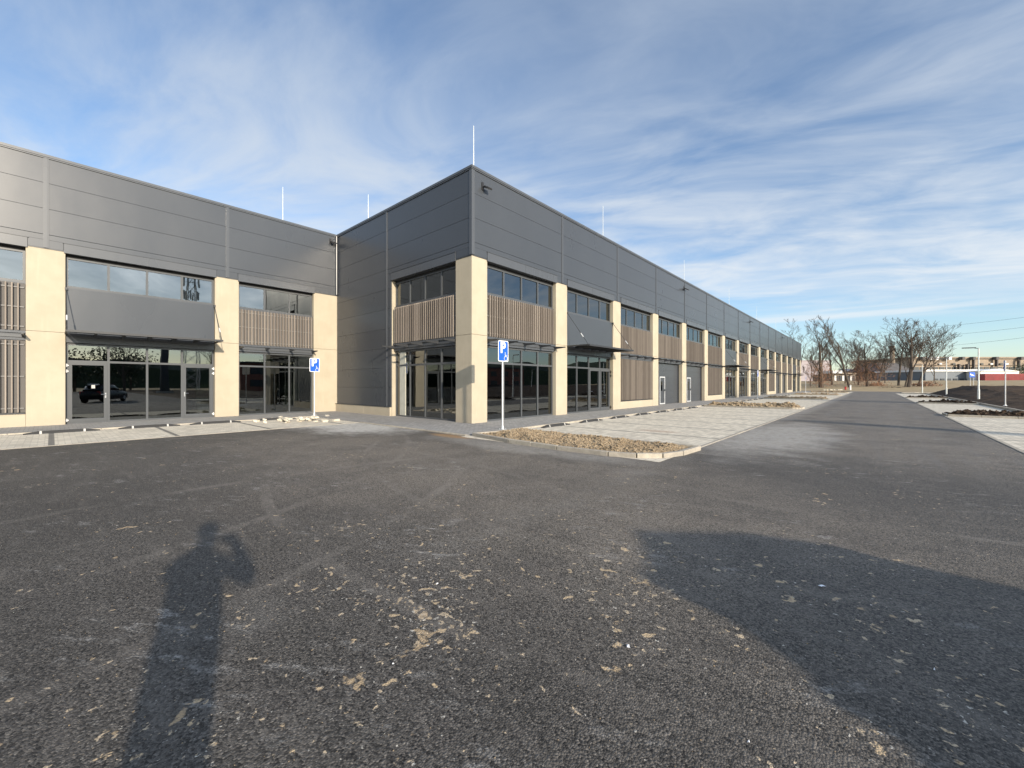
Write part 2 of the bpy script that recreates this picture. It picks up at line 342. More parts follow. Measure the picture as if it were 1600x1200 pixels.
# ---------------------------------------------------------------- mesh helpers
def wloc(o): return Vector(o['_w']) if o is not None and '_w' in o else Vector((0, 0, 0))
class MB:
    def __init__(s): s.v = []; s.f = []; s.smooth = False
    def box(s, x0, x1, y0, y1, z0, z1):
        i = len(s.v)
        s.v += [(x0, y0, z0), (x1, y0, z0), (x1, y1, z0), (x0, y1, z0), (x0, y0, z1), (x1, y0, z1), (x1, y1, z1), (x0, y1, z1)]
        s.f += [(i, i+3, i+2, i+1), (i+4, i+5, i+6, i+7), (i, i+1, i+5, i+4), (i+1, i+2, i+6, i+5), (i+2, i+3, i+7, i+6), (i+3, i, i+4, i+7)]
        return s
    def obox(s, c, ax, ay, az):
        """oriented box: centre and three half-axis vectors"""
        c, ax, ay, az = map(Vector, (c, ax, ay, az)); i = len(s.v)
        for sz in (-1, 1):
            for sx, sy in ((-1, -1), (1, -1), (1, 1), (-1, 1)): s.v.append(tuple(c+ax*sx+ay*sy+az*sz))
        s.f += [(i, i+3, i+2, i+1), (i+4, i+5, i+6, i+7), (i, i+1, i+5, i+4), (i+1, i+2, i+6, i+5), (i+2, i+3, i+7, i+6), (i+3, i, i+4, i+7)]
        return s
    def tube(s, pts, rads, n=8, cap=True):
        pts = [Vector(p) for p in pts]
        if not hasattr(rads, '__len__'): rads = [rads]*len(pts)
        i0 = len(s.v); a = None
        for k, p in enumerate(pts):
            d = (pts[min(k+1, len(pts)-1)]-pts[max(k-1, 0)]).normalized()
            if a is None: a = d.cross(Vector((0, 0, 1)) if abs(d.z) < .9 else Vector((1, 0, 0)))
            a = a-d*a.dot(d)
            if a.length < 1e-4: a = d.orthogonal()
            a.normalize(); b = d.cross(a)
            for j in range(n):
                t = 2*PI*j/n; q = p+(a*math.cos(t)+b*math.sin(t))*rads[k]; s.v.append(tuple(q))
        for k in range(len(pts)-1):
            for j in range(n):
                a0 = i0+k*n+j; a1 = i0+k*n+(j+1) % n
                s.f.append((a0, a1, a1+n, a0+n))
        if cap:
            s.f.append(tuple(i0+j for j in range(n-1, -1, -1))); s.f.append(tuple(i0+(len(pts)-1)*n+j for j in range(n)))
        return s
    def prism(s, poly, z0, z1):
        n = len(poly); i = len(s.v)
        s.v += [(x, y, z0) for x, y in poly]+[(x, y, z1) for x, y in poly]
        s.f.append(tuple(i+j for j in range(n-1, -1, -1))); s.f.append(tuple(i+n+j for j in range(n)))
        for j in range(n): s.f.append((i+j, i+(j+1) % n, i+n+(j+1) % n, i+n+j))
        return s
    def poly(s, pts):
        i = len(s.v); s.v += [tuple(p) for p in pts]; s.f.append(tuple(range(i, i+len(pts)))); return s
    def build(s, name, mat, parent=None, kind=None, bevel=0, smooth=False, origin='c'):
        me = bpy.data.meshes.new(name)
        xs, ys, zs = zip(*s.v)
        c = Vector(((min(xs)+max(xs))/2, (min(ys)+max(ys))/2, min(zs))) if origin == 'c' else Vector(origin)
        me.from_pydata([(x-c.x, y-c.y, z-c.z) for x, y, z in s.v], [], s.f); me.update()
        if bevel:
            bm = bmesh.new(); bm.from_mesh(me)
            bmesh.ops.bevel(bm, geom=[e for e in bm.edges], offset=bevel, segments=1, affect='EDGES', clamp_overlap=True)
            bm.to_mesh(me); bm.free()
        if smooth:
            me.polygons.foreach_set('use_smooth', [True]*len(me.polygons))
            try: me.set_sharp_from_angle(angle=math.radians(40))
            except Exception: pass
        me.materials.append(MATS[mat])
        return link(name, me, c, parent, kind)
def link(name, me, c, parent=None, kind=None):
    o = bpy.data.objects.new(name, me); COL.objects.link(o)
    c = Vector(c); o['_w'] = tuple(c)
    if parent is not None:
        o.parent = parent; o.location = c-wloc(parent)
    else: o.location = c
    if kind: o['kind'] = kind
    return o
def thing(name, label, cat, loc=(0, 0, 0), group=None, rz=0):
    o = bpy.data.objects.new(name, None); COL.objects.link(o); o.location = loc; o.rotation_euler.z = rz
    o.empty_display_size = .3
    o['label'] = label; o['category'] = cat; o['_w'] = tuple(loc)
    if group: o['group'] = group
    return o
def tag(o, label, cat, group=None):
    o['label'] = label; o['category'] = cat
    if group: o['group'] = group
    return o
BOXC = {}
def shared_box(name, mat, x0, x1, y0, y1, z0, z1, parent, bevel=0):
    """a box object that shares its mesh with all boxes of the same size and material"""
    x0, x1 = min(x0, x1), max(x0, x1); y0, y1 = min(y0, y1), max(y0, y1)
    k = (round(x1-x0, 4), round(y1-y0, 4), round(z1-z0, 4), mat, bevel)
    c = ((x0+x1)/2, (y0+y1)/2, z0)
    if k in BOXC: return link(name, BOXC[k], c, parent)
    o = MB().box(x0, x1, y0, y1, z0, z1).build(name, mat, parent, bevel=bevel); BOXC[k] = o.data
    return o
def copy_tree(o, loc=None, rz=None, parent=None, **props):
    c = o.copy(); COL.objects.link(c)
    if parent is not None: c.parent = parent
    if loc is not None: c.location = loc; c['_w'] = tuple(loc)
    if rz is not None: c.rotation_euler.z = rz
    for k, v in props.items(): c[k] = v
    for ch in [q for q in bpy.data.objects if q.parent == o]: copy_tree(ch, parent=c)
    return c

class Wall:
    """a facade: u runs along it, w is the distance outward from its face, z is up"""
    def __init__(s, kind, base, building):
        s.k = kind; s.b = base; s.o = building      # kind 'X': faces +x, u = world y ; kind 'Y': faces -y, u = world x
    def xyz(s, u0, u1, w0, w1):
        if s.k == 'X': return s.b+w0, s.b+w1, u0, u1
        return u0, u1, s.b-w1, s.b-w0
    def pt(s, u, w, z): return (s.b+w, u, z) if s.k == 'X' else (u, s.b-w, z)
    def box(s, mb, u0, u1, w0, w1, z0, z1):
        a, b, c, d = s.xyz(u0, u1, w0, w1); mb.box(a, b, c, d, z0, z1)
    def part(s, name, mat, u0, u1, w0, w1, z0, z1, parent=None, bevel=0):
        a, b, c, d = s.xyz(u0, u1, w0, w1)
        return shared_box(name, mat, a, b, c, d, z0, z1, parent or s.o, bevel)

# ---------------------------------------------------------------- setting: ground, yard, paving
XR, XL, YP = -11.58, -22.70, 10.72      # facade planes: long wing, left wing, short return face
YE = 104.3                               # far end of the long wing
S = 'structure'
MB().box(-2600, 2600, -2600, 2600, -.5, -.03).build('ground', 'dry_grass', None, S)
yard = [(-15.4, -70), (70, -70), (70, 9.0), (2.5, 9.0), (2.5, 92), (4, 96), (8, 98.5), (60, 100), (140, 97), (140, 104), (60, 108), (8, 110), (-6, 114), (-70, 120), (-70, 112), (-12, 106), (-6, 102), (-3.6, 96), (-3.2, 92), (-3.2, 8.2), (-15.4, 8.2)]
MB().prism(yard, -.025, 0.0).build('asphalt_road', 'asphalt', None, S)
MB().box(-19.8, -15.4, -70, 8.2, -.02, .006).build('parking_pavement', 'paver_beige', None, S)
MB().box(-9.1, -3.2, 8.0, 104, -.02, .004).build('parking_pavement', 'paver_beige', None, S)
MB().box(2.5, 5.9, 9.0, 92, -.02, .004).build('parking_pavement', 'paver_beige', None, S)
MB().prism([(-22.9, -70), (-19.8, -70), (-19.8, 8.2), (-9.1, 8.2), (-9.1, 108), (-11.9, 108), (-11.9, 11.0), (-22.9, 11.0)], -.02, .03).build('sidewalk', 'paver_grey', None, S)

def kerb_run(parent, pts, w=.10, z0=0, z1=.035, piece=1.0, mat='kerb'):
    """kerb stones laid end to end along a polyline"""
    pts = [Vector((p[0], p[1], 0)) for p in pts]
    seg = []
    for a, b in zip(pts, pts[1:]):
        L = (b-a).length; n = max(1, round(L/piece))
        for i in range(n): seg.append((a+(b-a)*(i/n), a+(b-a)*((i+1)/n)))
    cache = {}
    for a, b in seg:
        d = b-a; L = d.length; k = round(L, 3)
        m = (a+b)/2
        if k not in cache:
            q = MB().box(-L/2+.006, L/2-.006, -w/2, w/2, z0, z1)
            me = bpy.data.meshes.new('kerb_stone'); me.from_pydata(q.v, [], q.f); me.update()
            bm = bmesh.new(); bm.from_mesh(me); bmesh.ops.bevel(bm, geom=list(bm.edges), offset=min(.008, w*.12), segments=1, affect='EDGES'); bm.to_mesh(me); bm.free()
            me.materials.append(MATS[mat]); cache[k] = me
        o = link('kerb_stone', cache[k], m+Vector((0, 0, random.uniform(-.003, .003))), parent)
        o.rotation_euler.z = math.atan2(d.y, d.x)
def struct_root(name, loc=(0, 0, 0)):
    o = bpy.data.objects.new(name, None); COL.objects.link(o); o.location = loc; o['kind'] = S; o['_w'] = tuple(loc); return o
kr = struct_root('kerb', (-19.8, 0, 0))
kerb_run(kr, [(-19.75, -12), (-19.75, 8.2)], .09, -.02, .045)
kerb_run(kr, [(-15.42, -12), (-15.42, 8.2)], .07, -.02, .012)
kr = struct_root('kerb', (-12, 8.2, 0))
kerb_run(kr, [(-15.4, 8.22), (-9.1, 8.22)], .09, -.02, .04)
kr = struct_root('kerb', (-9.1, 30, 0))
kerb_run(kr, [(-9.1, 10.2), (-9.1, 102)], .12, -.02, .055)
kr = struct_root('kerb', (-3.2, 30, 0))
kerb_run(kr, [(-3.22, 10.2), (-3.22, 95), (-4.2, 99), (-7.5, 103)], .10, -.02, .014)
kr = struct_root('kerb', (2.5, 30, 0))
kerb_run(kr, [(2.52, 9.2), (2.52, 91)], .10, -.02, .014)
kr = struct_root('kerb', (5.9, 30, 0))
kerb_run(kr, [(5.95, 9.2), (5.95, 90), (3.4, 91.5), (3.2, 94.5), (5.5, 98), (9, 99.2)], .13, -.02, .13)

def terrain(name, mat, x0, x1, y0, y1, step, hf, poly=None, stepy=None):
    mb = MB(); nx = int((x1-x0)/step)+1; sy = stepy or step; ny = int((y1-y0)/sy)+1
    idx = {}
    for j in range(ny):
        for i in range(nx):
            x = x0+i*step; y = y0+j*sy; idx[i, j] = len(mb.v); mb.v.append((x, y, hf(x, y)))
    for j in range(ny-1):
        for i in range(nx-1): mb.f.append((idx[i, j], idx[i+1, j], idx[i+1, j+1], idx[i, j+1]))
    return mb
def field_h(x, y):
    e = min(1, max(0, (x-6.0)/1.2))*min(1, max(0, (97-y)/2.0))*min(1, max(0, (y-9)/1.5))
    n = noise.fractal(Vector((x*.5, y*.5, 0)), 1, 2.1, 4)*.10+noise.fractal(Vector((x*2.6, y*2.6, 4)), .8, 2.1, 3)*.06
    return -.02+e*(.13+n+1.15*min(1, max(0, (x-6.3)/3.5))*min(1, max(0, (y-40)/45))*min(1, max(0, (96.5-y)/6)))
t = terrain('field', 'soil_dark', 6.0, 78, 9, 97.6, .42, field_h); t.build('soil_field', 'soil_dark', None, S)
MB().box(-16, -3.9, 105.0, 111, -.02, .02).build('soil_verge', 'soil_dark', None, S)

def meadow_h(x, y):
    t_ = min(1, max(0, (y-112-max(0, x-30)*.05)/95)); return -.02+2.8*t_*t_*(3-2*t_)+noise.noise(Vector((x*.06, y*.06, 3)))*.12*t_
terrain('m', 'dry_grass', -140, 420, 112, 620, 7, meadow_h).build('meadow', 'dry_grass', None, S, smooth=True)

def clods(mb, n, fn, smin, smax):
    for _ in range(n):
        x, y, z = fn(); r = random.uniform(smin, smax)*random.choice((.6, .8, 1, 1.5))
        m = Matrix.Rotation(random.uniform(0, 6.3), 3, Vector((random.random()-.5, random.random()-.5, random.random()-.5+.01)).normalized())
        i = len(mb.v)
        for d in ((1, 0, 0), (-1, 0, 0), (0, 1, 0), (0, -1, 0), (0, 0, 1), (0, 0, -1), (.6, .6, .6), (-.6, -.6, .5)):
            q = m @ (Vector(d)*r*random.uniform(.6, 1.15)); mb.v.append((x+q.x, y+q.y, z+q.z*.8+r*.25))
        mb.f += [(i, i+2, i+6), (i+2, i+4, i+6), (i+4, i, i+6), (i+2, i+1, i+4), (i+1, i+3, i+7), (i+3, i+4, i+7), (i+4, i+1, i+7), (i+3, i, i+4), (i+2, i, i+5), (i+1, i+2, i+5), (i+3, i+1, i+5), (i, i+3, i+5)]
def bed(label, x0, x1, y0, y1, hmax, mat, outline, nclod, step=.07, cmin=.02, cmax=.055, group='planting beds between the parking bays', piece=1.0):
    root = thing('planting_bed', label, 'planting bed', ((x0+x1)/2, (y0+y1)/2, 0), group)
    def inside(x, y):
        # distance to the outline edge, so the heap falls to the kerb
        c = False; n = len(outline); dm = 9
        for i in range(n):
            xa, ya = outline[i]; xb, yb = outline[(i+1) % n]
            if (ya > y) != (yb > y) and x < (xb-xa)*(y-ya)/(yb-ya)+xa: c = not c
            ex, ey = xb-xa, yb-ya; t_ = max(0, min(1, ((x-xa)*ex+(y-ya)*ey)/(ex*ex+ey*ey+1e-9)))
            dm = min(dm, math.hypot(x-xa-ex*t_, y-ya-ey*t_))
        return dm if c else -1
    def h(x, y):
        d = inside(x, y)
        if d < 0.03: return -.05
        e = min(1, d/.45); e = e*e*(3-2*e)
        return .035+e*hmax*(.55+.45*noise.noise(Vector((x*1.1, y*1.3, 2.2)))+.35*noise.noise(Vector((x*3.1, y*3.3, 7))))+noise.noise(Vector((x*9, y*9, 1)))*.02
    mb = terrain('s', mat, x0-.05, x1+.1, y0-.05, y1+.1, step, h)
    mb.f = [f for f in mb.f if max(mb.v[i][2] for i in f) > -.04]
    def rp():
        while True:
            x = random.uniform(x0, x1); y = random.uniform(y0, y1)
            if inside(x, y) > .08: return x, y, h(x, y)
    clods(mb, nclod, rp, cmin, cmax)
    o = mb.build('soil', mat, root, 'stuff')
    kerb_run(root, outline+[outline[0]], .11, -.03, .10, piece)
    return root
def roundend(x0, x1, y0, y1, r):
    pts = [(x0, y0)]
    pts += [(x1-r+r*math.sin(a), y0+r-r*math.cos(a)) for a in [i*PI/2/5 for i in range(6)]]
    pts += [(x1, y1), (x0, y1)]
    return pts
bed('freshly heaped tan soil bed behind a rounded kerb, beside the nearest parking sign', -8.95, -3.15, 7.95, 10.1, .17, 'soil_tan',
    [(-8.95, 8.35), (-7.2, 8.02), (-5.6, 7.92), (-4.3, 7.98), (-3.75, 8.15), (-3.35, 8.5), (-3.15, 9.1), (-3.1, 10.1), (-6, 10.12), (-8.6, 10.12)], 7000, cmin=.010, cmax=.030, step=.05)
bed('narrow tan soil bed crossing the pale parking, second along the long wing', -8.9, -3.4, 30.1, 31.8, .30, 'soil_tan', roundend(-8.9, -3.4, 30.1, 31.8, .6), 900, .12, .03, .09)
bed('soil bed on the building side, third along the long wing', -8.9, -3.4, 50.2, 51.8, .25, 'soil_tan', roundend(-8.9, -3.4, 50.2, 51.8, .6), 250, .2, .05, .12)
bed('soil bed on the building side, fourth along the long wing', -8.9, -3.4, 70.2, 71.8, .25, 'soil_tan', roundend(-8.9, -3.4, 70.2, 71.8, .6), 150, .25, .05, .12)
bed('soil bed on the building side nearest the far trees', -8.9, -3.4, 90.2, 91.8, .25, 'soil_tan', roundend(-8.9, -3.4, 90.2, 91.8, .6), 120, .25, .05, .12)
bed('dark soil bed across the right hand parking, nearest to the camera', 2.6, 5.8, 28.5, 30.1, .26, 'soil_dark', [(2.6, 28.5), (5.8, 28.5), (5.8, 30.1), (2.6, 30.1)], 500, .12, .03, .09)
bed('dark soil bed across the right hand parking, second from the camera', 2.6, 5.8, 46.0, 47.4, .26, 'soil_dark', [(2.6, 46.), (5.8, 46.), (5.8, 47.4), (2.6, 47.4)], 200, .16, .04, .1)
bed('dark soil bed across the right hand parking, third from the camera', 2.6, 5.8, 62.5, 64, .24, 'soil_dark', [(2.6, 62.5), (5.8, 62.5), (5.8, 64), (2.6, 64)], 120, .2, .05, .12)

# ---------------------------------------------------------------- the building
BLD = thing('commercial_building', 'long grey panelled commercial hall with beige pillars, two wings meeting in a corner', 'building', (XR, YP, 0))
WR = Wall('X', XR, BLD); WL = Wall('X', XL, BLD); WP = Wall('Y', YP, BLD)
Z_PT, Z_PJ = 6.50, 3.47           # pillar top and joint
ZB = [9.84, 8.90, 7.96, 7.02]     # upper cladding joints
LOWJ = [6.08, 5.14, 4.20, 3.26, 2.32, 1.38, .47]
REC = -.24                        # glass recess

def pillar(wl, u0, u1, depth=.55):
    wl.part('pillar_block', 'stucco', u0, u1, -depth, 0, 0.0, Z_PJ-.004, bevel=.008)
    wl.part('pillar_block', 'stucco', u0, u1, -depth, 0, Z_PJ+.004, Z_PT, bevel=.008)
    wl.part('pillar_cap', 'trim', u0-.01, u1+.01, -.1, .022, Z_PT+.001, Z_PT+.03)

def panels(wl, u0, u1, zs, w1=.035):
    for za, zb in zip(zs, zs[1:]):
        wl.part('wall_panel', 'panel', u0+.004, u1-.004, -.07, w1, zb+.0035, za-.0035, bevel=.004)
def strip(wl, u, z0, z1, hw=.07, mat='trim'):
    mb = MB(); wl.box(mb, u-hw, u+hw, .0355, .052, z0, z1); wl.box(mb, u-hw*.55, u+hw*.55, .052, .062, z0, z1)
    mb.build('cover_strip', mat, BLD)
def hood(wl, u0, u1):
    """the folded metal box over an upper window"""
    mb = MB(); wl.box(mb, u0-.04, u1+.04, -.30, .055, 6.45, 6.80); wl.box(mb, u0-.07, u1+.07, .036, .075, 6.80, 6.815)
    wl.box(mb, (u0+u1)/2-.02, (u0+u1)/2+.02, .055, .060, 6.455, 6.798)
    mb.build('window_hood', 'trim', BLD)
def slats(wl, u0, u1, z0, z1, single, n=None, pitch=.14):
    mb = MB(); wl.box(mb, u0, u1, -.30, -.13, z0, z1)
    back = mb.build('slat_backing', 'backing', BLD)
    rl = MB()
    for z in (z0+.15, (z0+z1)/2, z1-.15): wl.box(rl, u0+.03, u1-.03, -.13, -.09, z-.02, z+.02)
    rl.build('rail', 'rail', back)
    n = int((u1-u0-.08)/pitch); off = (u1-u0-(n-1)*pitch)/2
    for i in range(n):
        u = u0+off+i*pitch
        if single: wl.part('slat', 'wood', u-.018, u+.018, -.09, -.01, z0+.01, z1-.01, back)
        else: wl.box(SLSTUFF, u-.018, u+.018, -.09, -.01, z0+.01, z1-.01)
    return n
SLSTUFF = MB()
def window(wl, u0, u1, z0, z1, cols, transom=None, name='window', fw=.065, doors=(), detail=True):
    """frame with mullions; every pane its own sub-part; door leaves are parts of their own"""
    fr = MB(); g = REC
    wl.box(fr, u0, u1, g-.05, g+.05, z1-fw, z1); wl.box(fr, u0, u1, g-.05, g+.05, z0, z0+fw)
    wl.box(fr, u0, u0+fw, g-.05, g+.05, z0+fw, z1-fw); wl.box(fr, u1-fw, u1, g-.05, g+.05, z0+fw, z1-fw)
    W_ = u1-u0; xs = [u0+W_*i/cols for i in range(cols+1)]
    for x in xs[1:-1]: wl.box(fr, x-fw*.55, x+fw*.55, g-.048, g+.048, z0+fw, z1-fw)
    if transom:
        for i in range(cols):
            a = xs[i]+(fw if i == 0 else fw*.55); b = xs[i+1]-(fw if i == cols-1 else fw*.55)
            wl.box(fr, a, b, g-.046, g+.046, transom-.04, transom+.04)
    f = fr.build(name, 'frame', BLD)
    for i in range(cols):
        a = xs[i]+(fw if i == 0 else fw*.55); b = xs[i+1]-(fw if i == cols-1 else fw*.55)
        rows = [(z0+fw, z1-fw)] if not transom else [(z0+fw, transom-.04), (transom+.04, z1-fw)]
        for k, (c, d) in enumerate(rows):
            if transom and k == 0 and i in doors:
                dm = MB(); q = .10
                wl.box(dm, a, a+q, g-.03, g+.065, c, d); wl.box(dm, b-q, b, g-.03, g+.065, c, d)
                wl.box(dm, a+q, b-q, g-.03, g+.065, c, c+q*1.2); wl.box(dm, a+q, b-q, g-.03, g+.065, d-q, d)
                dr = dm.build('door', 'frame', BLD)
                wl.part('pane', 'glass', a+q, b-q, g-.008, g+.008, c+q*1.2, d-q, dr)
                hs = a+.05 if i >= cols/2 else b-.05
                hm = MB(); sgn = 1 if i >= cols/2 else -1
                wl.box(hm, hs-.02, hs+.02, g+.0655, g+.08, 1.00, 1.20)
                hm.tube([wl.pt(hs, g+.08, 1.14), wl.pt(hs, g+.13, 1.14), wl.pt(hs+sgn*.13, g+.13, 1.14)], .011, 6)
                hm.build('handle', 'steel', dr)
                hz = u0+.02 if i < cols/2 else u1-.02
                if detail:
                    for zz in (.16, 2.02, 2.24):
                        h = MB(); wl.box(h, hz-.055, hz+.055, g+.052, g+.085, zz, zz+.035); wl.box(h, hz-.02, hz+.02, g+.0525, g+.11, zz-.04, zz+.075)
                        h.build('hinge', 'white_paint', dr)
            else:
                wl.part('pane', 'glass', a, b, g-.008, g+.008, c, d, f)
    return f
def lintel(wl, u0, u1):
    mb = MB(); wl.box(mb, u0, u1, -.30, -.09, 3.12, 3.45); wl.box(mb, u0, u1, -.09, -.03, 3.37, 3.45)
    return mb.build('lintel', 'trim', BLD)
def bracket(wl, root, u, L, z=3.30, mat='frame_dark'):
    h = .028
    m = MB()
    pts = [(-.09, z-.07), (-.09, z+.06), (L, z+.025), (L, z-.02)]
    i = len(m.v)
    for s_ in (-h, h):
        for w, zz in pts: m.v.append(wl.pt(u+s_, w, zz))
    m.f += [(i, i+1, i+2, i+3), (i+7, i+6, i+5, i+4)]+[(i+k, i+4+k, i+4+(k+1) % 4, i+(k+1) % 4) for k in range(4)]
    return m.build('bracket_arm', mat, root)
def fins(wl, u0, u1, n=5, L=.58):
    root = MB(); wl.box(root, u0, u1, -.09, -.05, 3.22, 3.30)
    r = root.build('sunshade_rail', 'frame', BLD)
    for i in range(n): bracket(wl, r, u0+.06+(u1-u0-.12)*i/(n-1), L)
    return r
def canopy(wl, u0, u1, L=1.28):
    m = MB(); z = 3.44
    wl.box(m, u0+.02, u1+.02, L-.06, L, z-.03, z+.05)                      # front edge beam
    wl.box(m, u0-.02, u0+.04, -.05, L-.06, z-.02, z+.04); wl.box(m, u1-.04, u1+.02, -.05, L-.06, z-.02, z+.04)
    r = m.build('canopy', 'frame_dark', BLD)
    wl.part('canopy_sheet', 'glass', u0+.05, u1-.05, .02, L-.07, z+.043, z+.053, r)
    for i in range(1, 6):
        u = u0+(u1-u0)*i/6
        m = MB(); wl.box(m, u-.02, u+.02, -.05, L-.06, z-.05, z+.04); m.build('canopy_rib', 'frame_dark', r)
    for u in (u0+.02, u1-.02):
        a = Vector(wl.pt(u, .0, 5.12)); b = Vector(wl.pt(u, L-.08, z+.05))
        m = MB(); m.tube([a, b], .013, 6); wl.box(m, u-.035, u+.035, -.2, .03, 5.08, 5.18); ro = m.build('tie_rod', 'frame_dark', r)
        c1 = a.lerp(b, .66); c2 = a.lerp(b, .78)
        # turnbuckle: a third-level piece would be too deep, so it is part of the canopy
        MB().tube([c1, c2], .024, 6).build('turnbuckle', 'galv', r)
    # lights under the canopy
    return r
def bay(wl, u0, u1, kind, idx, single=True, cols=4):
    hood(wl, u0, u1)
    mb = MB(); wl.box(mb, u0, u1, -.30, -.18, 6.35, 6.449); mb.build('window_head', 'reveal_shade', BLD)  # head strip coloured near-black for the shade under the hood
    window(wl, u0+.01, u1-.01, 5.21, 6.35, cols)
    sl = MB(); wl.box(sl, u0, u1, -.28, -.13, 5.155, 5.205); sl.build('sill', 'trim', BLD)
    if kind in 'E':      # entrance: flat grey panel, canopy, storefront with doors
        wl.part('sign_panel', 'panel', u0+.02, u1-.02, -.30, -.05, 3.46, 5.15, bevel=.005)
        lintel(wl, u0, u1)
        window(wl, u0+.01, u1-.01, .03, 3.10, cols, 2.42, 'storefront', doors=(0, 3) if wl is WL else (2, 3), detail=idx < 8)
        canopy(wl, u0, u1)
        return
    slats(wl, u0+.01, u1-.01, 3.46, 5.15, single)
    lintel(wl, u0, u1); fins(wl, u0, u1, 5 if cols == 4 else 4)
    if kind == 'G':      # glazed storefront
        window(wl, u0+.01, u1-.01, .03, 3.10, cols, 2.42, 'storefront')
    elif kind == 'S':    # slats down to a plinth
        wl.part('plinth', 'stucco', u0+.004, u1-.004, -.4, -.012, 0, .47, bevel=.006)
        slats(wl, u0+.01, u1-.01, .53, 3.11, single)
        sl = MB(); wl.box(sl, u0+.01, u1-.01, -.3, .0, .475, .525); sl.build('plinth_flashing', 'frame_dark', BLD)
    elif kind == 'D':    # sectional door with a framed pass door
        d = MB(); g = -.34
        wl.box(d, u0+.01, u1-.01, g-.06, g-.02, .03, 3.1); dr = d.build('sectional_door', 'frame', BLD)
        nsec = 6; hh = 3.06/nsec
        for i in range(nsec): wl.part('door_section', 'panel', u0+.03, u1-.03, g-.0195, g, .035+i*hh+.006, .035+(i+1)*hh-.006, dr, bevel=.004)
        jm = MB(); wl.box(jm, u0+.002, u0+.05, g+.002, -.26, .03, 3.1); wl.box(jm, u1-.05, u1-.002, g+.002, -.26, .03, 3.1); jm.build('door_jamb', 'frame_dark', dr)
        c = u0+1.55; pf = MB()
        wl.box(pf, c-.5, c-.42, g+.002, g+.03, .05, 2.1); wl.box(pf, c+.42, c+.5, g+.002, g+.03, .05, 2.1); wl.box(pf, c-.42, c+.42, g+.002, g+.03, 2.02, 2.1)
        wl.box(pf, c-.42, c+.42, g+.002, g+.02, .05, .12)
        ps = pf.build('pass_door', 'galv', BLD)
        wl.part('pane', 'glass', c-.26, c+.02, g+.002, g+.012, 1.05, 1.75, ps)
        wl.part('handle', 'steel', c+.33, c+.40, g+.03, g+.07, 1.0, 1.16, ps)

# pillars and bays of the long wing
PU = [(YP, YP+.84)]+[(16.26+5.79*(k-1), 17.22+5.79*(k-1)) for k in range(1, 17)]
kinds = 'GESDDSEGGESDDSEG'
WP.part('pillar_block', 'stucco', -12.53, XR-.001, -.84, .0, 0, Z_PJ-.004, bevel=.010)
WP.part('pillar_block', 'stucco', -12.53, XR-.001, -.84, .0, Z_PJ+.004, Z_PT, bevel=.010)
WP.part('pillar_cap', 'trim', -12.54, XR+.02, -.85, .022, Z_PT+.001, Z_PT+.03)
for u0, u1 in PU[1:]: pillar(WR, u0, u1)
for k in range(16): bay(WR, PU[k][1], PU[k+1][0], kinds[k], k, single=k in (0, 2, 3))
# upper cladding: rows of sandwich panels between cover strips centred on the pillars
cu = [YP+.1]+[(a+b)/2 for a, b in PU[1:16]]+[YE-.1]
for k in range(16):
    panels(WR, cu[k]+(.0 if k else 0), cu[k+1], ZB)
    # bottom row is cut round the hoods: pieces over pillars, and the row above the hood
    WR.part('wall_panel', 'panel', cu[k]+.006, cu[k+1]-.006, -.07, .035, 6.82, 7.02-.006, bevel=.006)
for k, (a, b) in enumerate(PU):
    a2, b2 = (a+.1, b-.05) if k == 0 else (a+.05, b-.05)
    if k == 16: b2 = YE-.1
    WR.part('wall_panel', 'panel', a2, b2, -.07, .034, Z_PT+.032, 6.819)
for k in range(1, 16): strip(WR, cu[k], Z_PT+.03, ZB[0]+.0)
# left wing
LU = [(-23.8, -22.84), (-18.0, -17.04), (-12.2, -11.24), (-6.40, -5.44), (-.61, .35), (5.0, 5.94), (9.42, YP-.001)]
for a, b in LU: pillar(WL, a, b)
for k, kd, c in ((0, 'E', 4), (1, 'G', 4), (2, 'G', 4), (3, 'S', 4), (4, 'E', 4), (5, 'G', 3)):
    bay(WL, LU[k][1], LU[k+1][0], kd, k, single=k in (3, 5), cols=c)
cl = [-23.3]+[(a+b)/2 for a, b in LU[1:6]]+[YP-.05]
for k in range(6):
    panels(WL, cl[k], cl[k+1], ZB)
    WL.part('wall_panel', 'panel', cl[k]+.006, cl[k+1]-.006, -.07, .035, 6.82, 7.014, bevel=.006)
for k, (a, b) in enumerate(LU): WL.part('wall_panel', 'panel', a+.05, b-(.05 if k < 6 else .06), -.07, .034, Z_PT+.032, 6.819)
for k in range(1, 6): strip(WL, cl[k], Z_PT+.03, ZB[0])
# short return face
XS = -17.54
zs = ZB+LOWJ
panels(WP, XL+.06, XS, zs)
panels(WP, XS, XR-.1, ZB)
WP.part('wall_panel', 'panel', XS+.006, XR-.1, -.07, .035, 6.82, 7.014, bevel=.006)
WP.part('wall_panel', 'panel', -12.60, XR-.1, -.07, .034, Z_PT+.032, 6.819)
panels(WP, XS, -17.16, [6.819, 6.08]+LOWJ[1:])
strip(WP, XS, .47, ZB[0])
WP.part('plinth', 'stucco', XL+.01, -19.6, -.25, .10, 0, .45, bevel=.008)
WP.part('plinth', 'stucco', -19.594, -17.16, -.25, .10, 0, .45, bevel=.008)
m = MB(); WP.box(m, XL+.01, -17.15, -.07, .13, .453, .468); m.build('plinth_flashing', 'trim', BLD)
WP.part('jamb', 'stucco', -17.155, -17.12, -.40, -.0, .03, 6.44)
bay(WP, -17.11, -12.535, 'G', 0)
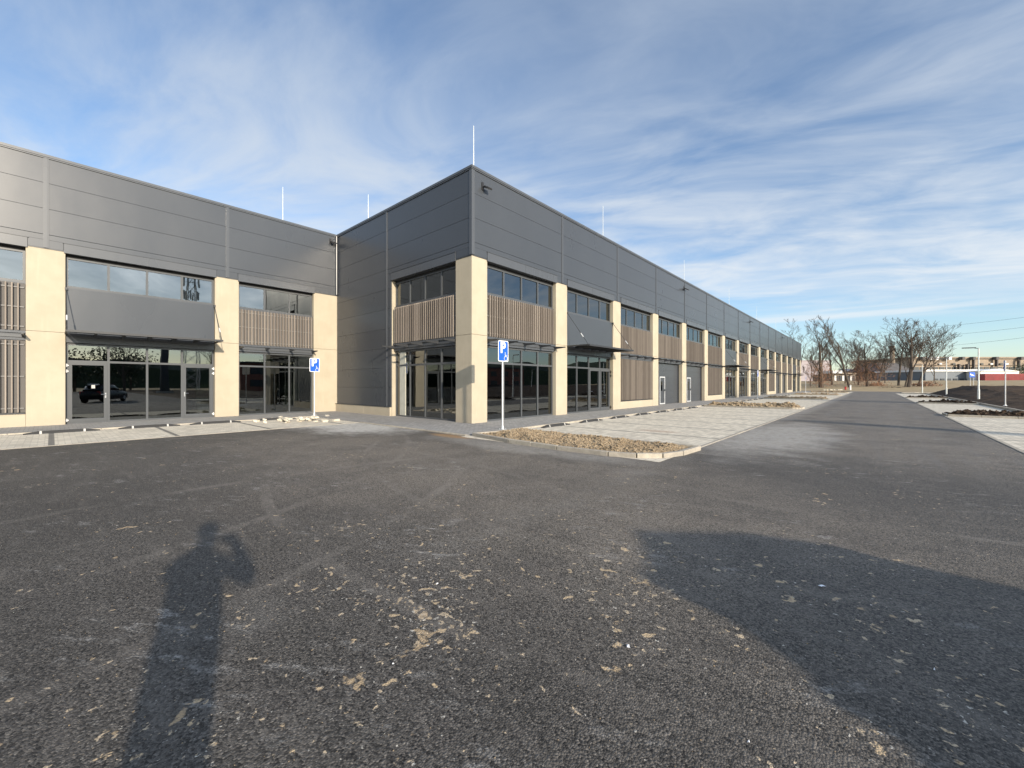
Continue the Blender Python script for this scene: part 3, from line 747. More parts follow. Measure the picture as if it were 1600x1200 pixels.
# corner trims, inner corner downpipe strip, copings
m = MB(); m.box(XR-.10, XR+.055, YP-.055, YP+.10, Z_PT+.032, ZB[0]); m.build('corner_trim', 'trim', BLD)
m = MB(); m.tube([(XL+.09, YP-.09, Z_PT+.05), (XL+.09, YP-.09, ZB[0])], .045, 8); m.build('downpipe', 'trim', BLD, smooth=True)
m = MB()
def cop(x0, x1, y0, y1): m.box(x0, x1, y0, y1, ZB[0], ZB[0]+.09); m.box(x0+.02, x1-.02, y0+.02, y1-.02, ZB[0]-.045, ZB[0]-.001)
cop(XR-.35, XR+.09, YP-.09, YE+.09); cop(XL-.35, XL+.09, -60.09, YP-.0905); cop(XL-.35, XR-.3505, YP-.09, YP+.35)
m.build('coping', 'trim', BLD)
# end walls, roof, inner shell
m = MB(); m.box(XR-28, XR-.07, YE-.1, YE, 0, ZB[0]); m.build('end_wall', 'panel', BLD)
m = MB(); m.box(XL-22, XL-.6, -60, YP+.36, 9.4, 9.6); m.box(XR-28, XR-.36, YP+.361, YE-.1, 9.4, 9.6); m.build('roof', 'old_roof', BLD)
m = MB(); m.box(XL-.6, XL-.071, -60, YP-.0, 6.46, 9.4); m.box(XL, XR-.08, YP+.071, YP+.35, 6.46, 9.4); m.box(XR-.6, XR-.071, YP+.351, YE-.1, 6.46, 9.4)
m.box(XL, -17.3, YP+.071, YP+.35, 0, 6.459)
m.box(XL-.6, XL, -60, -23.9, 0, 6.459)
m.build('inner_wall', 'interior_wall', BLD)
m = MB(); m.box(XL-15, XL-.36, -60, YP+8, -.02, .045); m.box(XR-15, XR-.36, YP+.36, YE-.1, -.021, .0445); m.build('interior_floor', 'interior_floor', BLD)
m = MB(); m.box(XL-15.2, XL-15, -60, YP+8, 0, 9.4); m.box(XR-15.2, XR-15, YP+8, YE, 0, 9.4); m.build('rear_wall', 'interior_wall', BLD)
m = MB(); m.box(XL-6, XL-.36, -60, YP, 3.2, 3.45); m.box(XR-6, XR-.36, YP+.4, YE-.2, 3.2, 3.45); m.build('floor_slab', 'concrete', BLD)
for a, b in LU: WL.part('column', 'column_conc', a+.2, b-.2, -5.2, -4.75, .045, 3.2)
for a, b in LU[3:]: WL.part('column', 'column_conc', a+.3, b-.3, -9.6, -9.2, .045, 9.4)
for a, b in PU[:8]: WR.part('column', 'column_conc', a+.2, b-.2, -5.2, -4.75, .045, 3.2)
# partitions between the units
for k in (2, 5, 9, 13): WR.part('partition', 'interior_wall', PU[k][0]+.4, PU[k][0]+.55, -15, -.56, .045, 9.4)
WL.part('partition', 'interior_wall', -.2, -.05, -15, -.56, .045, 9.4)
# notice sheet on the left entrance door glass
WL.part('notice', 'stripe_paint', 1.04, 1.14, REC+.0085, REC+.0105, 1.38, 1.51)
SLSTUFF.build('slat', 'wood', BLD, 'stuff')
# ---------------------------------------------------------------- floodlights and lightning rods (on the building)
def flood(wl, u, z, label, twin=False, flip=1):
    p = Vector(wl.pt(u, .06, z)); root = thing('floodlight', label, 'floodlight', p, 'black floodlights under the roof edge')
    m = MB(); wl.box(m, u-.05, u+.05, .036, .07, z-.08, z+.22); wl.box(m, u-.025, u+.025, .07, .22, z+.0, z+.05); m.build('bracket', 'black', root)
    for s_ in ((-1, 1) if twin else (1,)):
        c = Vector(wl.pt(u+s_*(.22 if twin else .12), .24, z-.02))
        o = Vector(wl.pt(0, 1, 0))-Vector(wl.pt(0, 0, 0)); a = Vector(wl.pt(1, 0, 0))-Vector(wl.pt(0, 0, 0))
        d = (o*.92+Vector((0, 0, -.39))).normalized(); e = d.cross(a)
        m = MB(); m.obox(c, a*.13, d*.10, e*.026); h = m.build('lamp_head', 'black', root)
        m = MB(); m.obox(c-e*.03 if e.z > 0 else c+e*.03, a*.10, d*.08, e*.003); m.build('lens', 'galv', h)
flood(WR, 11.25, 9.25, 'black floodlight high on the corner of the long wing')
flood(WL, 10.3, 9.42, 'black floodlight beside the inner corner of the two wings')
flood(WR, 33.9, 9.2, 'twin black floodlight above the first roller door on the long wing', True)
flood(WR, 57.2, 9.2, 'black floodlight halfway along the long wing', True)
flood(WR, 80.6, 9.2, 'small black floodlight towards the far end of the long wing', True)
def rod(x, y, h, label, px=None):
    root = thing('lightning_rod', label, 'lightning rod', (x, y, 9.6), 'lightning rods on the flat roof')
    MB().tube([(x, y, 9.75), (x, y, 9.6+h*.4), (x, y, 9.6+h)], [.024, .018, .012], 6).build('rod', 'lamp_white', root)
    m = MB(); m.tube([(x, y, 9.6), (x, y, 9.75)], [.2, .16], 10); m.build('concrete_foot', 'concrete', root)
rod(-12.1, 11.3, 2.35, 'thin white lightning rod standing at the roof corner of the long wing')
for i, (x, y, h) in enumerate(((-14.0, 25.2, 4.2), (-14.0, 41.2, 4.1), (-14.0, 57.7, 4.15), (-14.0, 74, 4.2), (-14, 90.7, 4.1))):
    rod(x, y, h, ['lightning rod above the third bay of the long wing', 'lightning rod just beyond the twin floodlight', 'lightning rod in the middle of the long roof', 'fourth lightning rod along the long roof edge', 'farthest lightning rod on the long roof'][i])
rod(-24.5, 8.5, 2.85, 'lightning rod on the left wing near the inner corner')
rod(-20.0, 11.1, 1.95, 'lightning rod set back on the roof between the wings, right of the other')

# ---------------------------------------------------------------- parking signs
def text_mesh(ch, size, depth=.002, off=0.0):
    cu_ = bpy.data.curves.new('t', 'FONT'); cu_.body = ch; cu_.size = size; cu_.extrude = depth; cu_.offset = off
    cu_.align_x = 'CENTER'; cu_.align_y = 'CENTER'
    o = bpy.data.objects.new('t', cu_); COL.objects.link(o)
    dg = bpy.context.evaluated_depsgraph_get(); dg.update()
    me = bpy.data.meshes.new_from_object(o.evaluated_get(dg)); bpy.data.objects.remove(o)
    return me
def rrect(w, h, r, n=5):
    pts = []
    for cx, cy, a0 in ((w/2-r, h/2-r, 0), (-w/2+r, h/2-r, PI/2), (-w/2+r, -h/2+r, PI), (w/2-r, -h/2+r, 1.5*PI)):
        for i in range(n+1): a = a0+i*PI/2/n; pts.append((cx+r*math.cos(a), cy+r*math.sin(a)))
    return pts
def plate(name, mat, parent, x, yc, zc, w, h, r, d0, d1):
    """rounded plate facing +x"""
    m = MB(); pts = rrect(w, h, r); n = len(pts)
    m.v += [(x+d0, yc+a, zc+b) for a, b in pts]+[(x+d1, yc+a, zc+b) for a, b in pts]
    m.f.append(tuple(range(n-1, -1, -1))); m.f.append(tuple(range(n, 2*n)))
    for j in range(n): m.f.append((j, (j+1) % n, n+(j+1) % n, n+j))
    return m.build(name, mat, parent)
PM = text_mesh('P', .50, .002, .017)
def parking_sign(x, y, label, z0=2.30, h=.70, w=.50, pole=None, lean=0, base=True, symbol=True, face=1):
    root = thing('parking_sign', label, 'road sign', (x, y, 0), 'disabled parking signs on grey posts')
    zt = z0+h
    MB().tube([(x, y, .02), (x, y, zt-.03)], .030, 10).build('post', 'galv', root, smooth=True)
    m = MB(); m.box(x-.10, x+.10, y-.10, y+.10, .02, .035); m.tube([(x, y, .035), (x, y, .16)], [.05, .036], 8)
    for a in (-.07, .07):
        for b in (-.07, .07): m.tube([(x+a, y+b, .035), (x+a, y+b, .06)], .01, 6)
    m.build('base_plate', 'galv', root)
    zc = z0+h/2; f = face
    p = plate('sign_plate', 'white_paint', root, x, y, zc, w, h, .05, .034, .040)
    plate('blue_field', 'sign_blue', p, x, y, zc, w-.055, h-.055, .035, .0405, .043)
    me = PM.copy(); me.materials.clear(); me.materials.append(MATS['white_paint'])
    o = link('letter', me, (x+.0475, y-.03, zc+.10), p); o.rotation_euler = (PI/2, 0, PI/2)
    # wheelchair symbol: head, back, seat, leg, footplate and wheel
    s_ = .155; cy, cz = y+.11, zc-.20; X = x+.0435
    m = MB()
    def bar(a, b, r=.009):
        m.tube([(X+.002, cy+a[0]*s_, cz+a[1]*s_), (X+.002, cy+b[0]*s_, cz+b[1]*s_)], r, 4)
    m.tube([(X, cy-.15*s_, cz+.92*s_), (X+.003, cy-.15*s_, cz+.92*s_)], .017, 10)
    bar((-.15, .72), (-.1, .12)); bar((-.12, .45), (.35, .42)); bar((-.1, .12), (.42, .12)); bar((.42, .12), (.62, -.42)); bar((.62, -.42), (.85, -.32))
    ring_ = [(X+.002, cy+(.05+.5*math.cos(t))*s_, cz+(-.25+.5*math.sin(t))*s_) for t in [math.radians(120+i*25) for i in range(11)]]
    m.tube(ring_, .008, 4)
    m.build('wheelchair_symbol', 'white_paint', p)
    for zz in (zc-.2, zc+.2):
        m = MB(); m.box(x-.036, x+.034, y-.04, y+.04, zz-.015, zz+.015); m.build('clamp', 'galv', root)
    return root
s1 = parking_sign(-9.35, 10.05, 'blue disabled parking sign on a post behind the tan soil bed at the corner')
parking_sign(-20.3, 8.45, 'blue disabled parking sign in front of the inner corner, by the pale rubble', 2.14, .66, .48)
copy_tree(s1, (-9.3, 49.6, 0), label='distant parking sign in front of the third soil bed along the long wing')
copy_tree(s1, (-9.3, 89.7, 0), label='farthest parking sign near the end of the long wing')
copy_tree(s1, (6.35, 41.3, .1), PI, label='parking sign seen from the side at the dark soil field, nearest on the right')

# ---------------------------------------------------------------- rubber wheel stops
def wheel_stop(x, y, label, group, n=0):
    root = thing('wheel_stop', label, 'wheel stop', (x, y, 0), group)
    L = 1.65; prof = [(-.075, 0), (.075, 0), (.045, .085), (-.045, .085)]
    segs = [(-.5, -.30, 'rubber', 'end_piece'), (-.30, -.27, 'stripe_paint', 'stripe'), (-.27, .27, 'rubber', 'body'), (.27, .30, 'stripe_paint', 'stripe'), (.30, .5, 'rubber', 'end_piece')]
    for a, b, mt, nm in segs:
        m = MB(); i = 0
        ta = .35 if a == -.5 else 1; tb = .35 if b == .5 else 1
        for yy, k in ((a*L, ta), (b*L, tb)):
            for px_, pz in prof: m.v.append((x+px_, y+yy, .006+pz*(k if pz > 0 else 1)))
        m.f = [(0, 1, 2, 3), (7, 6, 5, 4)]+[(q, q+4, (q+1) % 4+4, (q+1) % 4) for q in range(4)]
        m.build(nm, mt, root)
    return root
ws = wheel_stop(-19.35, -1.9, 'rubber wheel stop at the left frame edge, in front of the slatted bay', 'wheel stops along the left wing')
labs = ['black and white wheel stop in front of the leftmost beige pillar', 'wheel stop in front of the left entrance door', 'wheel stop in front of the middle of the storefront', 'wheel stop in front of the right entrance door', 'wheel stop before the three pane window']
for i, y in enumerate((.25, 2.35, 4.3, 6.4)): copy_tree(ws, (-19.35, y, 0), label=labs[i])
copy_tree(ws, (-19.35, -4.3, 0), label='wheel stop just outside the left frame edge')
r1 = copy_tree(ws, (-8.75, 12.3, 0), label='wheel stop nearest the soil bed, along the long wing', group='wheel stops along the long wing')
ords = 'second third fourth fifth sixth seventh'.split()
for i in range(1, 7): copy_tree(ws, (-8.75, 12.3+2.5*i, 0), label=ords[i-1]+' wheel stop counted from the tan soil bed, along the long wing', group='wheel stops along the long wing')
for i in range(7): copy_tree(ws, (-8.75, 33.4+2.5*i, 0), label='dark wheel stop between the second and third soil beds', group='wheel stops beyond the second soil bed')
for i in range(6): copy_tree(ws, (-8.75, 54.0+2.5*i, 0), label='tiny dark wheel stop between the third and fourth soil beds', group='wheel stops beyond the third soil bed')

# ---------------------------------------------------------------- rubble and scraps
def chunk(mat, name, loc, sx, sy, sz, rz, tilt):
    m = MB(); R_ = Matrix.Rotation(rz, 3, 'Z') @ Matrix.Rotation(tilt, 3, 'X')
    m.obox((0, 0, 0), R_ @ Vector((sx, 0, 0)), R_ @ Vector((0, sy, 0)), R_ @ Vector((0, 0, sz)))
    m.v = [(x*random.uniform(.85, 1.1)+loc[0], y*random.uniform(.85, 1.1)+loc[1], z*random.uniform(.9, 1.1)+loc[2]) for x, y, z in m.v]
    return m.build(name, mat, None, bevel=.008)
for i in range(34):
    t_ = random.random(); x = -18.0+random.gauss(0, .75); y = 7.0+random.gauss(0, .6)
    s_ = random.uniform(.04, .085)
    o = chunk('block', 'paving_block', (x, y, s_*.7+random.choice((0, 0, .08))), s_*1.6, s_, s_*.6, random.uniform(0, 6), random.uniform(-.5, .5))
    tag(o, 'pale broken paving block in the rubble below the inner corner sign', 'paving block', 'paving blocks dumped by the inner corner')
o = MB().obox((-18.7, 6.5, .09), (1.1, -.25, .02), (.02, .09, 0), (0, 0, .015)).build('timber_plank', 'block'); tag(o, 'pale timber plank lying across the rubble by the inner corner', 'plank')
# litter and grit on the asphalt
def scrap(x, y, s_, label, rz):
    m = MB(); n = 7
    pts = [(x+math.cos(rz+2*PI*i/n)*s_*random.uniform(.5, 1.1)*(1.6 if i in (0, 3) else .6), y+math.sin(rz+2*PI*i/n)*s_*random.uniform(.5, 1.1), 0) for i in range(n)]
    c = (x, y, .018); i0 = 0
    m.v = [c]+[(a, b, .004+random.uniform(0, .008)) for a, b, _ in pts]; m.f = [(0, 1+i, 1+(i+1) % n) for i in range(n)]
    tag(m.build('paper_scrap', 'paper'), label, 'scrap')
def cam_ground(px, py):
    f = 639.0; d = f*1.55/(py-600); q = (px-800)/f*d
    return (-math.sin(HEAD)*d+math.cos(HEAD)*q, math.cos(HEAD)*d+math.sin(HEAD)*q)
for (px_, py_, s_, lb) in ((1284, 917, .020, 'white paper scrap lying in the large shadow, the biggest one'), (981, 1012, .016, 'crumpled white scrap on the asphalt left of the large shadow'), (1460, 1048, .009, 'small white scrap in the lower right part of the large shadow'), (1170, 1162, .008, 'thin white scrap near the bottom edge, below the large shadow'), (683, 914, .013, 'white scrap on the asphalt between the two shadows'), (614, 1040, .006, 'tiny white scrap right of the shadow of the person')):
    x, y = cam_ground(px_, py_); scrap(x, y, s_, lb, random.uniform(0, 6))
m = MB()
def gp():
    while True:
        a = random.uniform(-.9, .92); d = random.uniform(1.5, 13)**1.0
        x = -math.sin(HEAD+0)*d+math.cos(HEAD)*d*a*1.25; y = math.cos(HEAD)*d+math.sin(HEAD)*d*a*1.25
        if -15 < x < 3 and y < 7.6: return x, y, .0
clods(m, 1500, gp, .002, .0045)
m.build('grit', 'soil_tan', None, 'stuff')

# ---------------------------------------------------------------- street lamps on the right
def lamp(x, y, label, h=4.75):
    root = thing('street_lamp', label, 'street lamp', (x, y, .1), 'white street lamps along the right side')
    MB().tube([(x, y, .05), (x, y, 1.0)], [.085, .085], 10).build('lower_pole', 'lamp_white', root, smooth=True)
    MB().tube([(x, y, 1.0), (x, y, 1.08), (x, y, h)], [.085, .062, .042], 10).build('pole', 'lamp_white', root, smooth=True)
    d = Vector((-.97, -.24, 0))
    m = MB(); m.tube([(x, y, h), tuple(Vector((x, y, h+.03))+d*.25)], .03, 8); m.obox(Vector((x, y, h+.07))+d*.62, d*.42, Vector((-d.y, d.x, 0))*.13, (0, 0, .035)); hd = m.build('lamp_head', 'frame', root)
    m = MB(); m.obox(Vector((x, y, h+.03))+d*.68, d*.28, Vector((-d.y, d.x, 0))*.10, (0, 0, .004)); m.build('lens', 'white_paint', hd)
    return root
l1 = lamp(6.95, 55.3, 'white street lamp in the dark soil field, tallest on the right')
copy_tree(l1, (6.8, 75.8, .1), label='second white street lamp, left of and behind the tallest one')
copy_tree(l1, (5.9, 96.6, .1), label='far street lamp where the road meets the cross road, by the leaning trees')
copy_tree(l1, (36, 74, .1), label='thin distant lamp between the grey hall and the blue sign')
copy_tree(l1, (7.2, 34.9, .1), label='street lamp outside the right frame edge')['category'] = 'street lamp'

# far blue signs
def C2W(px, d): 
    q = (px-800)/639*d
    return (-math.sin(HEAD)*d+math.cos(HEAD)*q, math.cos(HEAD)*d+math.sin(HEAD)*q)
FW = Vector((-math.sin(HEAD), math.cos(HEAD), 0)); RT = Vector((math.cos(HEAD), math.sin(HEAD), 0)); UP = Vector((0, 0, 1))
def zat(py, d): return 1.55+(600-py)/639*d
x, y = C2W(1519, 96)
root = thing('information_sign', 'blue sign board with white pattern on posts beyond the soil field', 'sign', (x, y, 0))
c = Vector((x, y, zat(585.5, 96)))
m = MB().obox(c, RT*.65, FW*.03, UP*.60); m.build('sign_board', 'sign_blue', root)
for k, (a, b, w_, h_) in enumerate(((-.38, .1, .10, .3), (-.12, -.05, .12, .25), (.14, -.1, .14, .2), (.38, -.18, .1, .12))):
    m = MB().obox(c+RT*a+UP*b-FW*.035, RT*w_, FW*.004, UP*h_*.55); m.build('white_mark', 'white_paint', root)
for a in (-.4, .4): MB().tube([Vector((x, y, 0))+RT*a+FW*.05, Vector((x, y, zat(590, 96)))+RT*a+FW*.05], .04, 6).build('post', 'galv', root)

# hydrant and marker
x, y = C2W(1321, 98)
root = thing('fire_hydrant', 'red hydrant standing at the road bend by the end of the parking', 'hydrant', (x, y, 0))
MB().tube([(x, y, 0), (x, y, .75)], [.16, .14], 10).build('barrel', 'red_paint', root); MB().tube([(x, y, .75), (x, y, .85), (x, y, .95)], [.19, .17, .05], 10).build('cap', 'red_paint', root)
m = MB(); m.tube([Vector((x, y, .55))-RT*.3, Vector((x, y, .55))+RT*.3], .08, 8); m.build('outlet', 'red_paint', root)
x, y = C2W(1328.5, 97)
root = thing('marker_post', 'short white marker post beside the red hydrant', 'post', (x, y, 0))
MB().tube([(x, y, 0), (x, y, 1.15)], [.19, .17], 8).build('post', 'white_paint', root); MB().tube([(x, y, 1.15), (x, y, 1.25)], [.22, .2], 8).build('cap', 'galv', root)
# pale stones along the verge
for i in range(9):
    x, y = C2W(1288+i*3.6+random.uniform(-1, 1), 97); o = chunk('block', 'verge_stone', (x, y, .12), .3*random.uniform(.6, 1.1), .2, .13, random.random()*3, .1)
    tag(o, 'pale stone in the row along the far verge left of the hydrant', 'stone', 'stones along the far verge')

# ---------------------------------------------------------------- trees
def grow(mb_t, mb_c, p, d, L, r, depth, maxd, bend, rs_, spread=.55, tips=None):
    """one limb that runs on, shedding side limbs along its length"""
    n = 5 if depth == 0 else (4 if depth < 3 else 2)
    pts = [p.copy()]; rad = [r]; q = p.copy(); dd = d.copy(); dirs = [d.copy()]
    for i in range(n):
        dd = (dd+Vector((rs_.uniform(-1, 1), rs_.uniform(-1, 1), rs_.uniform(-.4, .6)))*bend*(.16 if depth == 0 else .30)+Vector((0, 0, .05))).normalized()
        q = q+dd*(L/n); pts.append(q.copy()); rad.append(r*(1-.75*(i+1)/n)); dirs.append(dd.copy())
    rad = [max(q_, .024) for q_ in rad]
    (mb_t if depth < 2 else mb_c).tube(pts, rad, 7 if depth == 0 else (5 if depth < 2 else 3), cap=False)
    if depth >= maxd: return
    k = {0: rs_.randint(7, 9), 1: rs_.randint(5, 7), 2: rs_.randint(4, 6)}.get(depth, rs_.randint(3, 4))
    for i in range(k):
        f = (.28+.72*(i+.5)/k) if depth == 0 else (.18+.82*(i+.6)/k)
        a = min(n-1, int(f*n)); t = f*n-a; st = pts[a].lerp(pts[a+1], t); base = dirs[a+1]
        side = Vector((rs_.gauss(0, 1), rs_.gauss(0, 1), rs_.gauss(0, .5))); side = (side-base*side.dot(base)).normalized()
        nd = (base*(1.0-.25*spread)+side*spread*1.35*rs_.uniform(.6, 1.25)+Vector((0, 0, .16))).normalized()
        grow(mb_t, mb_c, st, nd, L*(.66 if depth == 0 else .58)*rs_.uniform(.7, 1.12)*(1.12-.45*f), max(.024, (rad[a]*(1-t)+rad[a+1]*t)*rs_.uniform(.45, .68)), depth+1, maxd, bend, rs_, spread, tips)
def bare_tree(px, d, top_py, seed, label, lean=(0, 0), spread=.55, leaves=0, leafz=(.5, 5), trunk_frac=.27, rad=.30, maxd=4, world=None, group='bare trees beyond the end of the road', leafr=2.6, bark='bark', H=None):
    rs = random.Random(seed)
    x, y = C2W(px, d) if world is None else world
    Ht = zat(top_py, d) if H is None else H
    root = thing('bare_tree', label, 'tree', (x, y, 0), group)
    T = MB(); Cc = MB(); tips = []
    rad *= 1.25; base = Vector((x, y, -.1)); dirv = (UP+RT*lean[0]+FW*lean[1]).normalized()
    grow(T, Cc, base, dirv, Ht*.8, rad, 0, maxd, .55, rs, spread, tips)
    # fit to the measured height
    zmax = max(v[2] for v in Cc.v); k = Ht/zmax
    for M_ in (T, Cc): M_.v = [(x+(a-x)*k, y+(b-y)*k, c_*k) for a, b, c_ in M_.v]
    T.build('trunk', bark, root); Cc.build('crown', bark, root)
    if leaves:
        Lf = MB()
        for _ in range(leaves):
            a = rs.uniform(0, 2*PI); rr = leafr*math.sqrt(rs.random()); z = rs.uniform(*leafz); cl_ = rs.choice(range(9))
            cx = x+rr*math.cos(a)*.8+math.cos(cl_*2.1)*leafr*.35; cy = y+rr*math.sin(a)*.8+math.sin(cl_*2.1)*leafr*.35
            z = z+math.sin(cl_*1.7)*.7; s_ = rs.uniform(.06, .15)
            u = Vector((rs.uniform(-1, 1), rs.uniform(-1, 1), rs.uniform(-1, 1))).normalized(); v = u.orthogonal().normalized()
            c_ = Vector((cx, cy, max(.2, z))); Lf.poly([c_-u*s_, c_-v*s_*.6, c_+u*s_, c_+v*s_*.6])
        Lf.build('brown_leaves', 'oak_leaf', root)
    return root
bare_tree(1250, 122, 497, 3, 'bare tree rising behind the end of the long wing')
bare_tree(1266, 118, 540, 5, 'small slim bare tree between the building end and the big forked oak', rad=.16, spread=.4)
bare_tree(1283, 112, 494, 11, 'big forked bare oak with rusty leaves at its foot, left of the hydrant', rad=.62, leaves=2600, leafz=(1.0, 6.5), leafr=3.6, spread=.62, trunk_frac=.25)
bare_tree(1300, 124, 524, 12, 'middle sized bare tree just right of the forked oak', rad=.35)
bare_tree(1329, 110, 489, 21, 'tall slender bare tree leaning left beside the white marker post', lean=(-.28, 0), rad=.34, spread=.36, trunk_frac=.36)
bare_tree(1320, 130, 535, 24, 'thin bare tree behind the leaning one', rad=.2)
bare_tree(1356, 112, 515, 31, 'round crowned bare tree with rusty lower leaves, in the middle of the tree row', rad=.34, spread=.75, leaves=3000, leafz=(1.2, 8), leafr=4.8, trunk_frac=.22)
bare_tree(1341, 120, 530, 33, 'bushy young tree with rusty leaves left of the round crowned tree', rad=.2, spread=.5, leaves=1200, leafz=(1, 8.5), leafr=2.2)
bare_tree(1372, 118, 522, 35, 'bare tree right of the round crowned one', rad=.26, lean=(.12, 0))
bare_tree(1383, 125, 530, 36, 'slim bare tree left of the chimney', rad=.16, spread=.4)
bare_tree(1404, 112, 506, 41, 'bare tree with upright limbs just right of the chimney', rad=.30, lean=(.05, 0), spread=.42)
bare_tree(1419, 104, 491, 44, 'large bare tree sweeping to the right, biggest of the right hand group', lean=(.22, 0), rad=.42, spread=.60)
bare_tree(1413, 106, 520, 46, 'thin leaning bare tree touching the big sweeping one', rad=.2, lean=(.15, 0), spread=.4)
bare_tree(1432, 108, 503, 48, 'bare tree leaning far right, last of the tall trees', lean=(.42, 0), rad=.30, spread=.5)
bare_tree(1458, 125, 520, 50, 'small bare tree right of the tree group, in front of the long factory', lean=(.12, 0), rad=.15, spread=.5)
def shrub(px, d, w, h, label, seed, mat='oak_leaf', n=900):
    rs = random.Random(seed); x, y = C2W(px, d); root = thing('shrub', label, 'shrub', (x, y, 0), 'low brown shrubs below the trees')
    m = MB(); L_ = MB()
    for i in range(26):
        e = Vector((x, y, 0))+RT*rs.uniform(-w, w)+FW*rs.uniform(-1.2, 1.2)+UP*h*rs.uniform(.6, 1); m.tube([Vector((x, y, 0))+RT*rs.uniform(-w*.5, w*.5), e], [.03, .008], 3, False)
    for i in range(n):
        a = rs.uniform(-1, 1); c_ = Vector((x, y, 0))+RT*a*w+FW*rs.uniform(-1.5, 1.5)+UP*h*rs.random()*(1-a*a*.7); u = Vector((rs.uniform(-1, 1), rs.uniform(-1, 1), rs.uniform(-1, 1))).normalized()*rs.uniform(.08, .2); v = u.orthogonal()*.7; L_.poly([c_-u, c_-v, c_+u, c_+v])
    m.build('stems', 'bark', root); L_.build('foliage', mat, root)
shrub(1450, 106, 3.2, 2.3, 'low rusty shrub at the right foot of the leaning trees', 1)
shrub(1430, 112, 2.4, 1.8, 'low brown shrub under the big sweeping tree', 2)
shrub(1368, 114, 2.4, 2.0, 'brown shrub right of the round crowned tree', 4)
# dark brush pile by the road end
x, y = C2W(1394, 103)
root = thing('brush_heap', 'dark heap of cut branches at the end of the road below the chimney', 'brush heap', (x, y, 0))
m = MB(); rs = random.Random(9)
for i in range(260):
    c_ = Vector((x, y, 0))+RT*rs.gauss(0, 1.6)+FW*rs.gauss(0, .6)+UP*abs(rs.gauss(0, .35)); u = Vector((rs.uniform(-1, 1), rs.uniform(-1, 1), rs.uniform(-.3, .5)))*rs.uniform(.3, .8)
    m.tube([c_-u, c_+u], [.035, .015], 3, False)
m.build('branches', 'bark', root)

# ---------------------------------------------------------------- far buildings
def fbox(m, px0, px1, z0, z1, d, dep):
    """box square to the view direction F, placed by bearing and distance"""
    a = Vector((*C2W(px0, d), 0)); b = Vector((*C2W(px1, d), 0)); c = (a+b)/2+FW*dep/2
    m.obox((c.x, c.y, (z0+z1)/2), (b-a)/2, FW*dep/2, UP*(z1-z0)/2)
def fb(name, mat, parent, px0, px1, z0, z1, d, dep): m = MB(); fbox(m, px0, px1, z0, z1, d, dep); return m.build(name, mat, parent)
D = 250; x, y = C2W(1560, D)
root = thing('factory_hall', 'very long tan concrete factory behind the trees, with small boxes on its roof edge', 'building', (x, y, 0))
zt = zat(559, D)
fb('wall', 'old_plaster', root, 1424, 1790, 0, zt-.9, D, 40); fb('roof_band', 'old_plaster_dark', root, 1423.5, 1791, zt-.9, zt-.2, D-.4, 41); fb('parapet', 'old_plaster', root, 1423, 1791.5, zt-.2, zt+.5, D-.6, 42)
for i in range(36): fb('window', 'far_window', root, 1428+i*10, 1436+i*10, zat(578, D), zat(573.5, D), D-.25, .3)
for zz in (zat(570.5, D), zat(582, D)): fb('ledge', 'old_plaster_dark', root, 1424, 1790, zz-.15, zz+.15, D-.5, .6)
for i, px_ in enumerate((1444, 1456, 1465, 1485, 1506, 1523, 1559, 1598, 1640, 1690)):
    mt = 'pale_plaster' if i in (1, 2, 3) else 'old_roof'
    fb('vent_box', mt, root, px_-2, px_+2.2, zt-1.4, zt+.45, D-2.6, 2.0)
for px_, a, b in ((1523, 562, 576), (1559, 562, 573), (1500, 569, 580), (1513, 569, 580), (1594, 563, 575)): fb('duct', 'old_roof', root, px_-.8, px_+.9, zat(b, D), zat(a, D), D-2.2, 1.4)
for px_ in (1470, 1491, 1535, 1550, 1565, 1574): fb('wall_opening', 'far_window' if px_ % 2 else 'pale_plaster', root, px_-2, px_+2, zat(570, D), zat(567.5, D), D-.9, .4)
D = 190; x, y = C2W(1420, D)
root = thing('old_factory', 'old dark factory block with flat roofs behind the right hand trees', 'building', (x, y, 0))
fb('wall', 'old_plaster_dark', root, 1384, 1446, 0, zat(580, D), D, 20)
m = MB(); a = Vector((*C2W(1380, D-1), 0)); b = Vector((*C2W(1432, D-1), 0)); z0, z1 = zat(580, D)+.02, zat(566, D)
pts = [a+UP*z0, b+UP*z0, b+FW*22+UP*z0, a+FW*22+UP*z0, a+(b-a)*.25+FW*8+UP*z1, a+(b-a)*.85+FW*8+UP*z1, a+(b-a)*.85+FW*14+UP*z1, a+(b-a)*.25+FW*14+UP*z1]
m.v = [tuple(p) for p in pts]; m.f = [(0, 1, 5, 4), (1, 2, 6, 5), (2, 3, 7, 6), (3, 0, 4, 7), (4, 5, 6, 7), (3, 2, 1, 0)]; m.build('roof', 'old_roof', root)
for i in range(9): 
    for zz in (587.5, 594): fb('window', 'far_window', root, 1387+i*6.4, 1391.5+i*6.4, zat(zz+2.2, D), zat(zz-2, D), D-.25, .3)
fb('portal_frame', 'pale_plaster', root, 1388.5, 1390, 0, zat(581, D), D-3, .8); fb('portal_frame', 'pale_plaster', root, 1398, 1399.3, 0, zat(585, D), D-3, .8); fb('canopy', 'concrete', root, 1386, 1402, zat(581, D), zat(580, D), D-4, 4)
D = 215; x, y = C2W(1394, D)
root = thing('factory_chimney', 'square brick chimney standing above the dark factory roof', 'chimney', (x, y, 0))
m = MB(); c_ = Vector((x, y, 0)); m.tube([c_, c_+UP*zat(543, D)], [1.5, .95], 12); m.build('shaft', 'old_plaster', root); m = MB(); m.tube([c_+UP*zat(543, D), c_+UP*zat(540.5, D)], [1.15, 1.15], 12); m.build('rim', 'old_plaster_dark', root)
D = 165; x, y = C2W(1488, D)
root = thing('warehouse', 'low grey hall with a white roof edge right of the trees', 'building', (x, y, 0))
